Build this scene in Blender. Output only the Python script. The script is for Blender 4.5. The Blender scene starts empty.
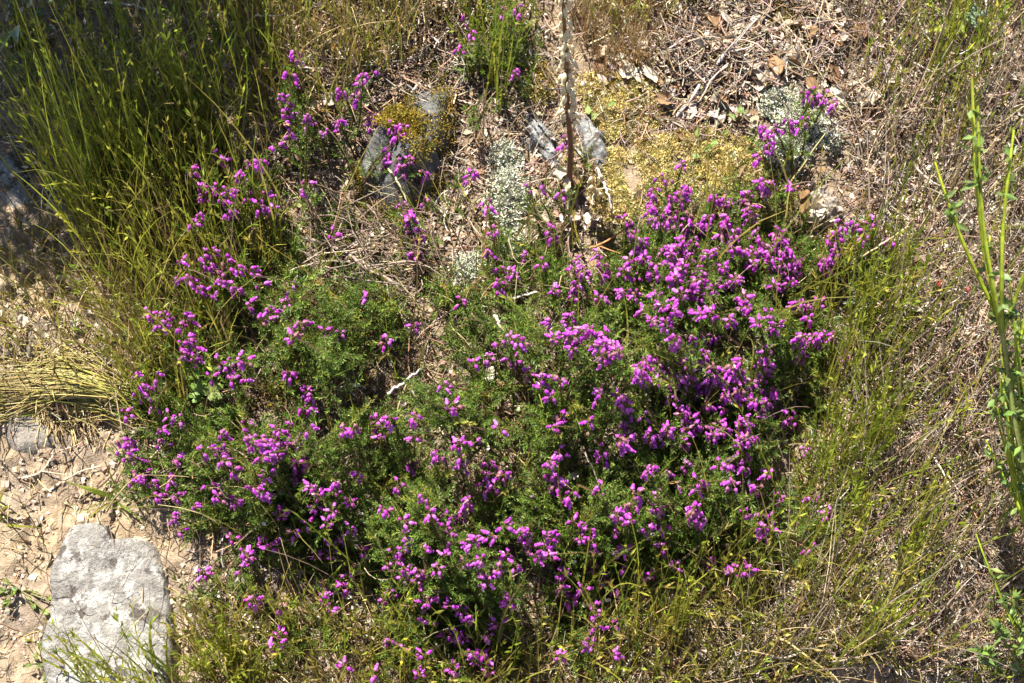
import bpy, math, random
import numpy as np

C = bpy.context.scene.collection
RNG = np.random.default_rng(7)
PI = math.pi
R = math.radians

# ------------------------------------------------------------------ camera
PITCH, DIST, HFOV = R(62), 1.2, R(36)
W_, H_ = 1024, 683
FPX = (W_ / 2) / math.tan(HFOV / 2)
VIEW = np.array([0, math.cos(PITCH), -math.sin(PITCH)])
UP = np.array([0, math.sin(PITCH), math.cos(PITCH)])
CAM = -VIEW * DIST
cam_data = bpy.data.cameras.new('camera')
cam = bpy.data.objects.new('camera', cam_data)
C.objects.link(cam)
cam.location = CAM
cam.rotation_euler = (PI / 2 - PITCH, 0, 0)
cam_data.sensor_fit = 'HORIZONTAL'
cam_data.angle = HFOV
cam_data.clip_start = 0.01
cam_data.clip_end = 200
cam_data.dof.use_dof = True
cam_data.dof.focus_distance = 1.12
cam_data.dof.aperture_fstop = 14
bpy.context.scene.camera = cam

# ------------------------------------------------------------------ light
SUN_EL, SUN_AZ = R(66), R(-38)          # azimuth measured from +y, negative to the left
S = np.array([math.cos(SUN_EL) * math.sin(SUN_AZ), math.cos(SUN_EL) * math.cos(SUN_AZ), math.sin(SUN_EL)])
world = bpy.data.worlds.new('World')
bpy.context.scene.world = world
world.use_nodes = True
wn = world.node_tree
sky = wn.nodes.new('ShaderNodeTexSky')
sky.sky_type = 'NISHITA'
sky.sun_disc = False
sky.sun_elevation = SUN_EL
sky.sun_rotation = SUN_AZ
bg = wn.nodes['Background']
bg.inputs['Strength'].default_value = 0.05
wn.links.new(sky.outputs[0], bg.inputs[0])
sun_d = bpy.data.lights.new('sun', 'SUN')
sun_d.energy = 5.0
sun_d.angle = R(0.5)
sun_d.color = (1.0, 0.94, 0.82)
sun = bpy.data.objects.new('sun', sun_d)
C.objects.link(sun)
from mathutils import Vector, Matrix, Quaternion
sun.rotation_euler = Vector(S).to_track_quat('Z', 'Y').to_euler()
vs = bpy.context.scene.view_settings
vs.view_transform = 'Standard'
vs.look = 'None'
vs.exposure = 1.8
vs.gamma = 1
vs.use_curve_mapping = False

# ------------------------------------------------------------------ noise
def _hash(ix, iy, seed):
    h = (ix.astype(np.int64) * 374761393 + iy.astype(np.int64) * 668265263 + seed * 974634777) & 0xffffffff
    h = ((h ^ (h >> 13)) * 1274126177) & 0xffffffff
    h = h ^ (h >> 16)
    return (h & 0xffffff) / float(0xffffff)

def vnoise(x, y, seed=0):
    x = np.asarray(x, float); y = np.asarray(y, float)
    ix = np.floor(x); iy = np.floor(y)
    fx = x - ix; fy = y - iy
    fx = fx * fx * (3 - 2 * fx); fy = fy * fy * (3 - 2 * fy)
    a = _hash(ix, iy, seed); b = _hash(ix + 1, iy, seed)
    c = _hash(ix, iy + 1, seed); d = _hash(ix + 1, iy + 1, seed)
    return (a * (1 - fx) + b * fx) * (1 - fy) + (c * (1 - fx) + d * fx) * fy

def fbm(x, y, seed=0, octv=4):
    s = 0; a = 0.5; t = 0
    for k in range(octv):
        s = s + a * vnoise(x * 2 ** k, y * 2 ** k, seed + k * 17); t += a; a *= 0.5
    return s / t

def sstep(a, b, x):
    t = np.clip((np.asarray(x, float) - a) / (b - a), 0, 1)
    return t * t * (3 - 2 * t)

def inside(poly, x, y):
    x = np.asarray(x, float); y = np.asarray(y, float)
    r = np.zeros(x.shape, bool); n = len(poly)
    for i in range(n):
        x0, y0 = poly[i]; x1, y1 = poly[(i + 1) % n]
        if y0 == y1: continue
        c = ((y0 > y) != (y1 > y)) & (x < (x1 - x0) * (y - y0) / (y1 - y0) + x0)
        r ^= c
    return r

def sdist(poly, x, y):
    x = np.asarray(x, float); y = np.asarray(y, float)
    d = np.full(x.shape, 1e9); n = len(poly)
    for i in range(n):
        x0, y0 = poly[i]; x1, y1 = poly[(i + 1) % n]
        dx, dy = x1 - x0, y1 - y0
        t = np.clip(((x - x0) * dx + (y - y0) * dy) / (dx * dx + dy * dy + 1e-9), 0, 1)
        d = np.minimum(d, np.hypot(x - x0 - t * dx, y - y0 - t * dy))
    return np.where(inside(poly, x, y), d, -d)

def scatter(poly, n, rng=RNG):
    p = np.array(poly, float); lo = p.min(0); hi = p.max(0)
    out = []; tot = 0
    while tot < n:
        q = lo + (hi - lo) * rng.random((n * 2 + 50, 2))
        q = q[inside(poly, q[:, 0], q[:, 1])]
        out.append(q); tot += len(q)
    return np.concatenate(out)[:n]

# ------------------------------------------------------------------ the bank: height and pixel rays
SLOPE = math.tan(R(15))

def base_z(y):
    return SLOPE * 3 * np.tanh(np.asarray(y, float) / 3)

def proj(x, y, z):
    dx = np.asarray(x, float) - CAM[0]; dy = np.asarray(y, float) - CAM[1]; dz = np.asarray(z, float) - CAM[2]
    dep = np.maximum(dy * VIEW[1] + dz * VIEW[2], 0.25)
    v = dy * UP[1] + dz * UP[2]
    return W_ / 2 + FPX * dx / dep, H_ / 2 - FPX * v / dep

SAND = [(-400, 180), (20, 190), (85, 225), (95, 300), (70, 370), (130, 420), (135, 470), (165, 520), (205, 590), (215, 640), (180, 720), (-400, 900)]
YB = -0.241

def gh(x, y):
    x = np.asarray(x, float); y = np.asarray(y, float)
    z = base_z(y)
    px, py = proj(x, y, z)
    f = np.exp(-((x / 1.6) ** 2 + (y / 1.6) ** 2))
    b = (fbm(x * 9 + 3, y * 9 + 7, 1, 4) - 0.5) * 0.04 + (fbm(x * 60, y * 60, 5, 3) - 0.5) * 0.008
    b = b - 0.014 * sstep(398, 410, py + (vnoise(px / 25, py / 25, 3) - .5) * 16) * (1 - sstep(95, 190, px)) * f
    b = b - 0.25 * sstep(0, 0.035, YB - y + 0.03 * (vnoise(x * 20, y * 0, 9) - .5)) * sstep(0.10, 0.17, x) * f  # steep drop shaped into the bank so its lower right edge falls in shade
    return z + b

def W(px, py, h=0.0):
    """point(s) on the ray of a pixel that stand h above the bank"""
    px = np.atleast_1d(np.asarray(px, float)); py = np.atleast_1d(np.asarray(py, float))
    h = np.broadcast_to(np.asarray(h, float), px.shape)
    d = VIEW[None] * FPX + np.stack([px - W_ / 2, (H_ / 2 - py) * UP[1], (H_ / 2 - py) * UP[2]], 1)
    he = h.copy()
    for _ in range(5):
        t = (CAM[1] * SLOPE + he - CAM[2]) / (d[:, 2] - d[:, 1] * SLOPE)
        P = CAM[None] + d * t[:, None]
        he = h + gh(P[:, 0], P[:, 1]) - P[:, 1] * SLOPE
    t = (CAM[1] * SLOPE + he - CAM[2]) / (d[:, 2] - d[:, 1] * SLOPE)
    return CAM[None] + d * t[:, None]

def G1(px, py, h=0.0):
    return W([px], [py], h)[0]

# ------------------------------------------------------------------ materials
def lin(r, g, b):
    f = lambda c: ((c / 255 + 0.055) / 1.055) ** 2.4 if c > 10 else c / 255 / 12.92
    return (f(r), f(g), f(b))

def mat(name, rough=0.6, transl=0.0, spec=0.4, nscale=300.0, namp=0.35, bump=0.0, bscale=400.0):
    m = bpy.data.materials.new(name)
    m.use_nodes = True
    t = m.node_tree; N = t.nodes; L = t.links
    bs = N['Principled BSDF']; out = N['Material Output']
    at = N.new('ShaderNodeAttribute'); at.attribute_name = 'Col'
    tc = N.new('ShaderNodeTexCoord')
    nz = N.new('ShaderNodeTexNoise'); nz.inputs['Scale'].default_value = nscale; nz.inputs['Detail'].default_value = 4
    L.new(tc.outputs['Object'], nz.inputs['Vector'])
    mr = N.new('ShaderNodeMapRange')
    mr.inputs['From Min'].default_value = 0.3; mr.inputs['From Max'].default_value = 0.7
    mr.inputs['To Min'].default_value = 1 - namp; mr.inputs['To Max'].default_value = 1 + namp
    L.new(nz.outputs['Fac'], mr.inputs['Value'])
    mul = N.new('ShaderNodeVectorMath'); mul.operation = 'SCALE'
    L.new(at.outputs['Color'], mul.inputs[0]); L.new(mr.outputs[0], mul.inputs['Scale'])
    L.new(mul.outputs[0], bs.inputs['Base Color'])
    bs.inputs['Roughness'].default_value = rough
    bs.inputs['Specular IOR Level'].default_value = spec
    if bump:
        nb = N.new('ShaderNodeTexNoise'); nb.inputs['Scale'].default_value = bscale; nb.inputs['Detail'].default_value = 6
        L.new(tc.outputs['Object'], nb.inputs['Vector'])
        bp = N.new('ShaderNodeBump'); bp.inputs['Strength'].default_value = bump; bp.inputs['Distance'].default_value = 0.002
        L.new(nb.outputs['Fac'], bp.inputs['Height']); L.new(bp.outputs[0], bs.inputs['Normal'])
    if transl:
        tr = N.new('ShaderNodeBsdfTranslucent')
        L.new(mul.outputs[0], tr.inputs['Color'])
        mx = N.new('ShaderNodeMixShader'); mx.inputs[0].default_value = transl
        L.new(bs.outputs[0], mx.inputs[1]); L.new(tr.outputs[0], mx.inputs[2])
        L.new(mx.outputs[0], out.inputs['Surface'])
    return m

M_SOIL = mat('bank_soil', 0.95, 0, 0.1, 160, 0.35, 0.9, 700)
M_LEAF = mat('heather_leaf', 0.45, 0.35, 0.4, 220, 0.25)
M_BELL = mat('heather_bell', 0.35, 0.30, 0.4, 500, 0.2)
M_WOOD = mat('dry_wood', 0.85, 0, 0.15, 500, 0.4, 0.4, 900)
M_GRASS = mat('grass_blade', 0.4, 0.45, 0.4, 120, 0.3)
M_STRAW = mat('dry_grass', 0.7, 0.15, 0.25, 200, 0.35)
M_DRYLEAF = mat('dry_leaf', 0.75, 0.12, 0.2, 350, 0.4, 0.3, 600)
M_GREENLEAF = mat('green_leaf', 0.45, 0.25, 0.45, 250, 0.3, 0.2, 500)
M_MOSS = mat('moss', 0.85, 0.15, 0.1, 200, 0.4)
M_LICHEN = mat('lichen', 0.95, 0.05, 0.05, 300, 0.25)
M_FLESH = mat('fleshy_stem', 0.45, 0.12, 0.4, 200, 0.3)
M_INSECT = mat('insect_shell', 0.6, 0, 0.25, 800, 0.2)
M_WING = mat('insect_wing', 0.2, 0.6, 0.5, 900, 0.2)
M_PEBBLE = mat('pebble_stone', 0.9, 0, 0.2, 400, 0.35, 0.5, 800)

def stone_mat(name, base, pale, dark, dark_amt, pale_amt, scale):
    m = bpy.data.materials.new(name)
    m.use_nodes = True
    t = m.node_tree; N = t.nodes; L = t.links
    bs = N['Principled BSDF']; bs.inputs['Roughness'].default_value = 0.92
    bs.inputs['Specular IOR Level'].default_value = 0.2
    tc = N.new('ShaderNodeTexCoord')
    def noise(sc, det=8, rough=0.6, off=0):
        mp = N.new('ShaderNodeMapping'); mp.inputs['Location'].default_value = (off, off * 0.7, off * 1.3)
        L.new(tc.outputs['Object'], mp.inputs['Vector'])
        n = N.new('ShaderNodeTexNoise'); n.inputs['Scale'].default_value = sc; n.inputs['Detail'].default_value = det
        n.inputs['Roughness'].default_value = rough; L.new(mp.outputs[0], n.inputs['Vector']); return n.outputs['Fac']
    def ramp(src, a, b):
        r = N.new('ShaderNodeMapRange'); r.inputs['From Min'].default_value = a; r.inputs['From Max'].default_value = b
        L.new(src, r.inputs['Value']); return r.outputs[0]
    def mix(f, a, b):
        x = N.new('ShaderNodeMix'); x.data_type = 'RGBA'
        L.new(f, x.inputs['Factor'])
        for s_, k in ((a, 'A'), (b, 'B')):
            sk = [i for i in x.inputs if i.name == k and i.type == 'RGBA'][0]
            if isinstance(s_, tuple): sk.default_value = (*s_, 1)
            else: L.new(s_, sk)
        return [o for o in x.outputs if o.type == 'RGBA'][0]
    c = mix(ramp(noise(scale * 4), 0.3, 0.7), tuple(v * 0.75 for v in base), tuple(min(1, v * 1.25) for v in base))
    c = mix(ramp(noise(scale, 10, 0.72, 3), 0.62 - pale_amt, 0.68 - pale_amt), c, pale)
    c = mix(ramp(noise(scale * 0.9, 10, 0.68, 11), 0.66 - dark_amt, 0.70 - dark_amt), c, dark)
    c = mix(ramp(noise(scale * 14, 3, 0.6, 5), 0.60, 0.70), c, tuple(v * 0.45 for v in base))
    L.new(c, bs.inputs['Base Color'])
    bp = N.new('ShaderNodeBump'); bp.inputs['Strength'].default_value = 1.0; bp.inputs['Distance'].default_value = 0.004
    L.new(noise(scale * 8, 10, 0.7, 2), bp.inputs['Height']); L.new(bp.outputs[0], bs.inputs['Normal'])
    return m

# ------------------------------------------------------------------ mesh collector
class Geo:
    def __init__(self): self.v = []; self.q = []; self.c = []; self.n = 0
    def add(self, v, q, c):
        v = np.asarray(v, float).reshape(-1, 3); q = np.asarray(q, np.int64).reshape(-1, 4)
        c = np.asarray(c, float)
        if c.ndim == 1: c = np.broadcast_to(c, (len(v), 3))
        self.v.append(v); self.q.append(q + self.n); self.c.append(c.reshape(-1, 3)); self.n += len(v)
        return self
    def mesh(self, name, m, origin=(0, 0, 0), smooth=True):
        v = np.concatenate(self.v) - np.asarray(origin, float); q = np.concatenate(self.q); c = np.concatenate(self.c)
        me = bpy.data.meshes.new(name)
        me.vertices.add(len(v)); me.vertices.foreach_set('co', v.astype(np.float32).ravel())
        me.loops.add(4 * len(q)); me.loops.foreach_set('vertex_index', q.astype(np.int32).ravel())
        me.polygons.add(len(q)); me.polygons.foreach_set('loop_start', np.arange(0, 4 * len(q), 4, dtype=np.int32))
        me.update(calc_edges=True)
        me.polygons.foreach_set('use_smooth', np.full(len(q), smooth))
        ca = me.color_attributes.new('Col', 'FLOAT_COLOR', 'POINT')
        ca.data.foreach_set('color', np.concatenate([c, np.ones((len(c), 1))], 1).astype(np.float32).ravel())
        me.materials.append(m)
        return me

def link(name, data, parent=None, loc=(0, 0, 0), rot=None):
    o = bpy.data.objects.new(name, data); C.objects.link(o); o.location = loc
    if rot is not None: o.rotation_euler = rot
    if parent is not None: o.parent = parent
    return o

def tag(o, label=None, cat=None, group=None, kind=None):
    if label: o['label'] = label
    if cat: o['category'] = cat
    if group: o['group'] = group
    if kind: o['kind'] = kind
    return o

def thing(name, label, cat, loc, group=None):
    return tag(link(name, None, None, loc), label, cat, group)

def unit(a):
    return a / np.maximum(np.linalg.norm(a, axis=-1, keepdims=True), 1e-9)

def frame(d, rng=RNG):
    """two unit vectors across direction(s) d, randomly spun"""
    d = unit(d); r = unit(rng.normal(size=d.shape)); a = unit(np.cross(d, r)); b = np.cross(d, a)
    return a, b

def tubes(paths, radii, sides=5):
    """paths (N,K,3), radii (N,K) -> verts, quads"""
    paths = np.asarray(paths, float); N, K, _ = paths.shape
    radii = np.broadcast_to(np.asarray(radii, float), (N, K))
    d = np.gradient(paths, axis=1); d = unit(d)
    ref = np.where(np.abs(d[:, :1, 2:3]) > 0.9, np.array([1.0, 0, 0]), np.array([0, 0, 1.0]))
    ref = np.broadcast_to(ref, d.shape)
    a = unit(np.cross(d, ref)); b = np.cross(d, a)
    th = np.arange(sides) * 2 * PI / sides
    v = paths[:, :, None] + radii[:, :, None, None] * (a[:, :, None] * np.cos(th)[:, None] + b[:, :, None] * np.sin(th)[:, None])
    idx = np.arange(N * K * sides).reshape(N, K, sides); nx = np.roll(idx, -1, 2)
    q = np.stack([idx[:, :-1], nx[:, :-1], nx[:, 1:], idx[:, 1:]], -1)
    return v.reshape(-1, 3), q.reshape(-1, 4)

def curve(pts, K=12):
    """smooth path through a few points"""
    p = np.asarray(pts, float)
    if len(p) == 2:
        t = np.linspace(0, 1, K)[:, None]; return p[0] * (1 - t) + p[1] * t
    p = np.concatenate([[2 * p[0] - p[1]], p, [2 * p[-1] - p[-2]]])
    out = []; n = len(p) - 3
    for s in np.linspace(0, n - 1e-6, K):
        i = int(s); t = s - i; a, b, c, d = p[i:i + 4]
        out.append(0.5 * (2 * b + (c - a) * t + (2 * a - 5 * b + 4 * c - d) * t * t + (3 * b - a - 3 * c + d) * t ** 3))
    return np.array(out)

def leaflets(P, D, Ln, Wd, col, rng=RNG, belly=0.45, up=None):
    """little diamond leaves: base P, direction D"""
    N = len(P); D = unit(D)
    a, b = frame(D, rng)
    if up is not None:
        a = unit(np.cross(D, np.broadcast_to(up, D.shape)) + 0.5 * a); b = np.cross(a, D)
    Ln = np.broadcast_to(np.asarray(Ln, float), (N,))[:, None]; Wd = np.broadcast_to(np.asarray(Wd, float), (N,))[:, None]
    m = P + D * Ln * belly + b * Ln * 0.04
    v = np.stack([P, m - a * Wd / 2, P + D * Ln, m + a * Wd / 2], 1).reshape(-1, 3)
    q = np.arange(4 * N).reshape(N, 4)
    c = np.repeat(np.broadcast_to(col, (N, 3)), 4, 0)
    return v, q, c

def blades(base, az, lean, bend, length, width, c0, c1, K=6, rng=RNG, drop=0.0):
    """grass blades; returns verts, quads, cols, positions (N,K+1,3), directions"""
    N = len(base); s = np.linspace(0, 1, K + 1)
    th = lean[:, None] + bend[:, None] * s[None] ** 1.5
    wob = rng.normal(0, 0.12, (N, K + 1))
    azs = az[:, None] + np.cumsum(wob, 1) * 0.6
    d = np.stack([np.sin(th) * np.cos(azs), np.sin(th) * np.sin(azs), np.cos(th)], -1)
    pos = base[:, None] + np.concatenate([np.zeros((N, 1, 3)), np.cumsum(d[:, :-1] * (length / K)[:, None, None], 1)], 1)
    tw = rng.uniform(0, PI, N)[:, None]
    w1 = np.stack([-np.sin(azs), np.cos(azs), np.zeros_like(azs)], -1); w2 = np.cross(d, w1)
    w = w1 * np.cos(tw)[..., None] + w2 * np.sin(tw)[..., None]
    wd = width[:, None] * (0.55 + 0.45 * np.minimum(1, s * 4)) * (1 - 0.85 * s[None] ** 2)
    v = np.stack([pos - w * wd[..., None] / 2, pos + w * wd[..., None] / 2], 2)
    idx = np.arange(N * (K + 1) * 2).reshape(N, K + 1, 2)
    q = np.stack([idx[:, :-1, 0], idx[:, :-1, 1], idx[:, 1:, 1], idx[:, 1:, 0]], -1)
    col = c0[:, None] * (1 - s[None, :, None]) + c1[:, None] * s[None, :, None]
    col = np.repeat(col[:, :, None], 2, 2)
    return v.reshape(-1, 3), q.reshape(-1, 4), col.reshape(-1, 3), pos, d

def pick(pal, n, rng=RNG, jit=0.18):
    pal = np.array(pal); c = pal[rng.integers(0, len(pal), n)]
    return c * np.exp(rng.normal(0, jit, (n, 1))) * np.exp(rng.normal(0, jit * 0.3, (n, 3)))

GREEN = [(0.191, 0.244, 0.025), (0.152, 0.211, 0.025), (0.238, 0.264, 0.03), (0.277, 0.271, 0.04)]
YGREEN = [(0.304, 0.31, 0.04), (0.238, 0.277, 0.032), (0.383, 0.343, 0.07), (0.185, 0.238, 0.028)]
DKGREEN = [(0.105, 0.161, 0.023), (0.083, 0.132, 0.02), (0.132, 0.178, 0.023)]
OLIVE = [(0.246, 0.213, 0.05), (0.314, 0.246, 0.068), (0.19, 0.185, 0.032), (0.381, 0.291, 0.099)]
STRAW = [(0.425, 0.332, 0.17), (0.357, 0.272, 0.128), (0.476, 0.391, 0.221), (0.289, 0.204, 0.102)]
BROWN = [(0.194, 0.128, 0.075), (0.123, 0.079, 0.048), (0.273, 0.189, 0.119), (0.22, 0.158, 0.123), (0.343, 0.251, 0.167)]
GREYB = [(0.246, 0.197, 0.168), (0.312, 0.258, 0.221), (0.164, 0.127, 0.115), (0.394, 0.328, 0.279)]
PALE = [(0.437, 0.359, 0.289), (0.374, 0.289, 0.218), (0.499, 0.437, 0.374), (0.296, 0.211, 0.148)]

def add_blades(g, pts, length, width, pal0, pal1, lean=0.18, bend=0.5, az=None, spik=0.0, K=6, h0=-0.004, azj=PI, lj=0.3):
    n = len(pts)
    base = W(pts[:, 0], pts[:, 1], h0)
    a = RNG.uniform(-PI, PI, n) if az is None else az + RNG.normal(0, azj, n)
    ln = length * np.exp(RNG.normal(0, lj, n)); wd = width * np.exp(RNG.normal(0, 0.2, n))
    c0 = pick(pal0, n); c1 = pick(pal1, n)
    v, q, c, pos, d = blades(base, a, np.abs(RNG.normal(0, lean, n)), RNG.normal(bend * .6, bend * .6, n), ln, wd, c0, c1, K)
    g.add(v, q, c)
    if spik:
        m = RNG.random(n) < spik
        P = pos[m]; D = d[m]; cc = c1[m]; L_ = ln[m]
        nn = len(P); ns = 11
        for k in range(ns):
            s = RNG.uniform(0.25, 0.99, nn) * K; i = s.astype(int); f = (s - i)[:, None]
            r = np.arange(nn)
            p = P[r, i] * (1 - f) + P[r, np.minimum(i + 1, K)] * f
            dd = unit(D[r, i] + RNG.normal(0, 0.32, (nn, 3)))
            g.add(*leaflets(p, dd, RNG.uniform(.005, .0095, nn), RNG.uniform(.0013, .0022, nn), cc * np.exp(RNG.normal(0, .2, (nn, 1)))))

# ------------------------------------------------------------------ ground sheet
def axis(lo, hi, step, far):
    core = np.arange(lo, hi + step / 2, step); out = []; s = step; p = hi
    while p < far:
        s *= 1.25; p += s; out.append(p)
    out = np.array(out); left = lo - (out - hi)
    return np.concatenate([left[::-1], core, out])
gx = axis(-0.52, 0.52, 0.003, 60); gy = axis(-0.36, 0.46, 0.003, 60)
GX, GY = np.meshgrid(gx, gy, indexing='ij')
GZ = gh(GX, GY)
PX, PY = proj(GX, GY, base_z(GY))
far_ = np.exp(-((GX / 1.2) ** 2 + (GY / 1.2) ** 2))
sand = sstep(-14, 14, sdist(SAND, PX, PY) + (fbm(PX / 30, PY / 30, 21) - .5) * 60)
pat = fbm(PX / 16, PY / 16, 31, 4)[..., None]
GZ = GZ + far_ * (((fbm(GX * 130, GY * 130, 41, 3) - .5) * 0.008 + (np.abs(fbm(GX * 45, GY * 45, 47, 4) - .5) - .1) * 0.022) * sand + (fbm(GX * 110, GY * 110, 43, 3) - .5) * 0.007 * (1 - sand))
c_s = np.array([.222, .172, .126]) * (0.75 + 0.5 * pat) + np.array([.014, .005, -.008]) * (fbm(PX / 60, PY / 60, 33)[..., None] - .5) * 4
c_d = np.array([.20, .15, .105]) * (0.6 + 0.8 * pat)
gc = c_d * (1 - sand[..., None]) + c_s * sand[..., None]
nx_, ny_ = GX.shape
idx = np.arange(nx_ * ny_).reshape(nx_, ny_)
q = np.stack([idx[:-1, :-1], idx[1:, :-1], idx[1:, 1:], idx[:-1, 1:]], -1)
g = Geo().add(np.stack([GX, GY, GZ], -1), q, gc.reshape(-1, 3))
tag(link('ground', g.mesh('ground', M_SOIL)), 'dry earth bank, pale sandy soil showing bare at one side', 'ground', kind='structure')

# ------------------------------------------------------------------ stones
def stone(name, outline, height, mt, label, cat='stone', rough=0.3, power=5.0, rad=150, rings=60, tilt=(0, 0), sink=0.012, seed=1, group=None, facets=0.0):
    """a stone whose outline on the bank follows the given pixel outline; closed below, half sunk in the soil"""
    o = np.array(outline, float)
    P = W(o[:, 0], o[:, 1], 0.0)
    c = P.mean(0)
    ang = np.arctan2(P[:, 1] - c[1], P[:, 0] - c[0]); rr = np.hypot(P[:, 1] - c[1], P[:, 0] - c[0])
    k = np.argsort(ang); ang = ang[k]; rr = rr[k]
    th = np.linspace(-PI, PI, rad, endpoint=False)
    ro = np.interp(th, np.concatenate([ang - 2 * PI, ang, ang + 2 * PI]), np.tile(rr, 3))
    ro = ro * 1.05 * (1 + (fbm(np.cos(th) * 5 + seed, np.sin(th) * 5, seed, 3) - .5) * (0.04 if power > 10 else 0.12) * rough / 0.3)
    t = np.linspace(0.0, 1.0, rings)
    f = 1 - (1 - t) ** 1.8                            # ring radius, denser near the edge
    Rr = f[:, None] * ro[None]
    X = c[0] + Rr * np.cos(th); Y = c[1] + Rr * np.sin(th)
    prof = (1 - f ** power)[:, None]
    size = ro.mean()
    n1 = fbm(X / size * 1.6 + seed, Y / size * 1.6, seed + 3, 4) - .5
    n2 = fbm(X * 90 + seed, Y * 90, seed + 7, 4) - .5
    Z = base_z(Y) + (gh(np.array([c[0]]), np.array([c[1]])) - base_z(c[1]))[0] - sink
    fac = np.abs(((X - c[0]) * math.cos(seed) + (Y - c[1]) * math.sin(seed)) / size) * facets
    top = (height + sink) * prof * (1 + rough * 1.2 * n1 - fac) + rough * 0.016 * n2 * np.minimum(1, prof * 3) + tilt[0] * (X - c[0]) * prof + tilt[1] * (Y - c[1]) * prof
    Z = Z + top
    und = np.stack([c[0] + ro * 0.8 * np.cos(th), c[1] + ro * 0.8 * np.sin(th), Z[-1] - 0.02], -1)
    V = np.concatenate([np.stack([X, Y, Z], -1), und[None], np.broadcast_to(np.array([c[0], c[1], Z[-1].min() - 0.025]), (1, rad, 3))])
    n = rad; K = len(V); ii = np.arange(K * n).reshape(K, n); nx = np.roll(ii, -1, 1)
    q = np.stack([ii[:-1], ii[1:], nx[1:], nx[:-1]], -1)
    root = np.array([c[0], c[1], Z[-1].mean()])
    g = Geo().add(V, q, (.3, .3, .3))
    ob = link(name, g.mesh(name, mt, root), None, root)
    return tag(ob, label, cat, group)

M_ST_PALE = stone_mat('pale_lichened_stone', (.25, .235, .22), (.42, .405, .385), (.10, .085, .078), 0.12, 0.13, 55)
M_ST_SOIL = stone_mat('dusty_stone', (.24, .215, .19), (.32, .29, .26), (.25, .21, .18), 0.03, 0.03, 40)
M_ST_GREY = stone_mat('grey_stone', (.15, .15, .15), (.26, .27, .26), (.05, .05, .05), 0.09, 0.05, 45)
M_ST_BLUE = stone_mat('blue_grey_stone', (.25, .255, .255), (.40, .41, .40), (.12, .10, .08), 0.12, 0.08, 60)
M_ST_TAN = stone_mat('tan_stone', (.36, .31, .265), (.46, .42, .38), (.26, .20, .15), 0.04, 0.06, 40)

stone('stone', [(66, 560), (77, 536), (94, 534), (113, 535), (119, 548), (144, 543), (157, 548), (165, 572), (170, 595), (174, 625), (175, 665), (171, 710), (60, 710), (48, 675), (46, 648), (56, 625), (56, 600), (61, 570)],
      0.022, M_ST_PALE, 'large pale lichen-spotted stone lying on the sandy soil', rough=0.3, power=26, rad=280, rings=80, seed=2)
stone('stone', [(8, 414), (28, 409), (50, 411), (62, 425), (58, 445), (38, 455), (12, 452), (2, 436)], 0.006, M_ST_SOIL,
      'flat grey stone half buried in sand below the overhanging straw grass', rough=0.3, power=6, seed=5)
mossy = stone('stone', [(360, 190), (362, 166), (378, 150), (384, 132), (404, 116), (410, 92), (432, 82), (450, 98), (452, 130), (442, 166), (436, 196), (418, 216), (388, 222), (368, 212)], 0.038, M_ST_GREY,
      'dark grey stone with brown moss growing over its upper half', rough=0.8, power=5, seed=8, facets=0.35)
stone('stone', [(520, 104), (532, 110), (546, 128), (558, 152), (562, 176), (552, 180), (538, 158), (522, 124)], 0.014, M_ST_BLUE,
      'narrow blue-grey stone ridge just before the brown seed stalk', rough=0.5, power=3, seed=11)
stone('stone', [(572, 108), (584, 112), (594, 128), (605, 150), (611, 178), (603, 186), (590, 166), (578, 140)], 0.014, M_ST_BLUE,
      'narrow blue-grey stone ridge between the brown seed stalk and yellow moss', rough=0.5, power=3, seed=13)
stone('stone', [(0, 150), (12, 152), (22, 168), (34, 186), (40, 202), (28, 214), (8, 210), (-8, 190), (-10, 160)], 0.009, M_ST_BLUE,
      'rough whitish stone beneath the tall grass at the frame edge above the sand', rough=0.6, power=3, seed=17)
stone('stone', [(744, 60), (760, 52), (790, 56), (800, 54), (814, 66), (808, 82), (796, 82), (770, 88), (756, 78), (748, 80)], 0.010, M_ST_TAN,
      'pinkish pale stone behind the lichen clump crossed by a dark twig', rough=1.0, power=9, seed=19, facets=.2)
stone('stone', [(798, 200), (816, 194), (834, 192), (846, 204), (842, 220), (826, 230), (812, 222), (798, 210)], 0.013, M_ST_TAN,
      'cracked pale stone at the upper edge of the dense heather flowers', rough=1.0, power=9, seed=23, facets=.25)
stone('stone', [(788, 140), (806, 138), (815, 152), (812, 172), (798, 178), (787, 164)], 0.012, M_ST_GREY,
      'small smooth grey stone below the pale lichen clumps', rough=0.4, power=4, seed=29)
stone('stone', [(234, 578), (246, 574), (254, 582), (250, 594), (240, 598), (233, 590)], 0.009, M_ST_PALE,
      'small white stone under the heather edge right of the big pale stone', rough=0.4, power=4, rad=70, rings=26, seed=31)
stone('stone', [(818, 606), (828, 602), (836, 608), (834, 622), (822, 626), (816, 618)], 0.009, M_ST_PALE,
      'small bright white stone beside two round green leaves in the litter', rough=0.4, power=4, rad=70, rings=26, seed=37)

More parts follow.
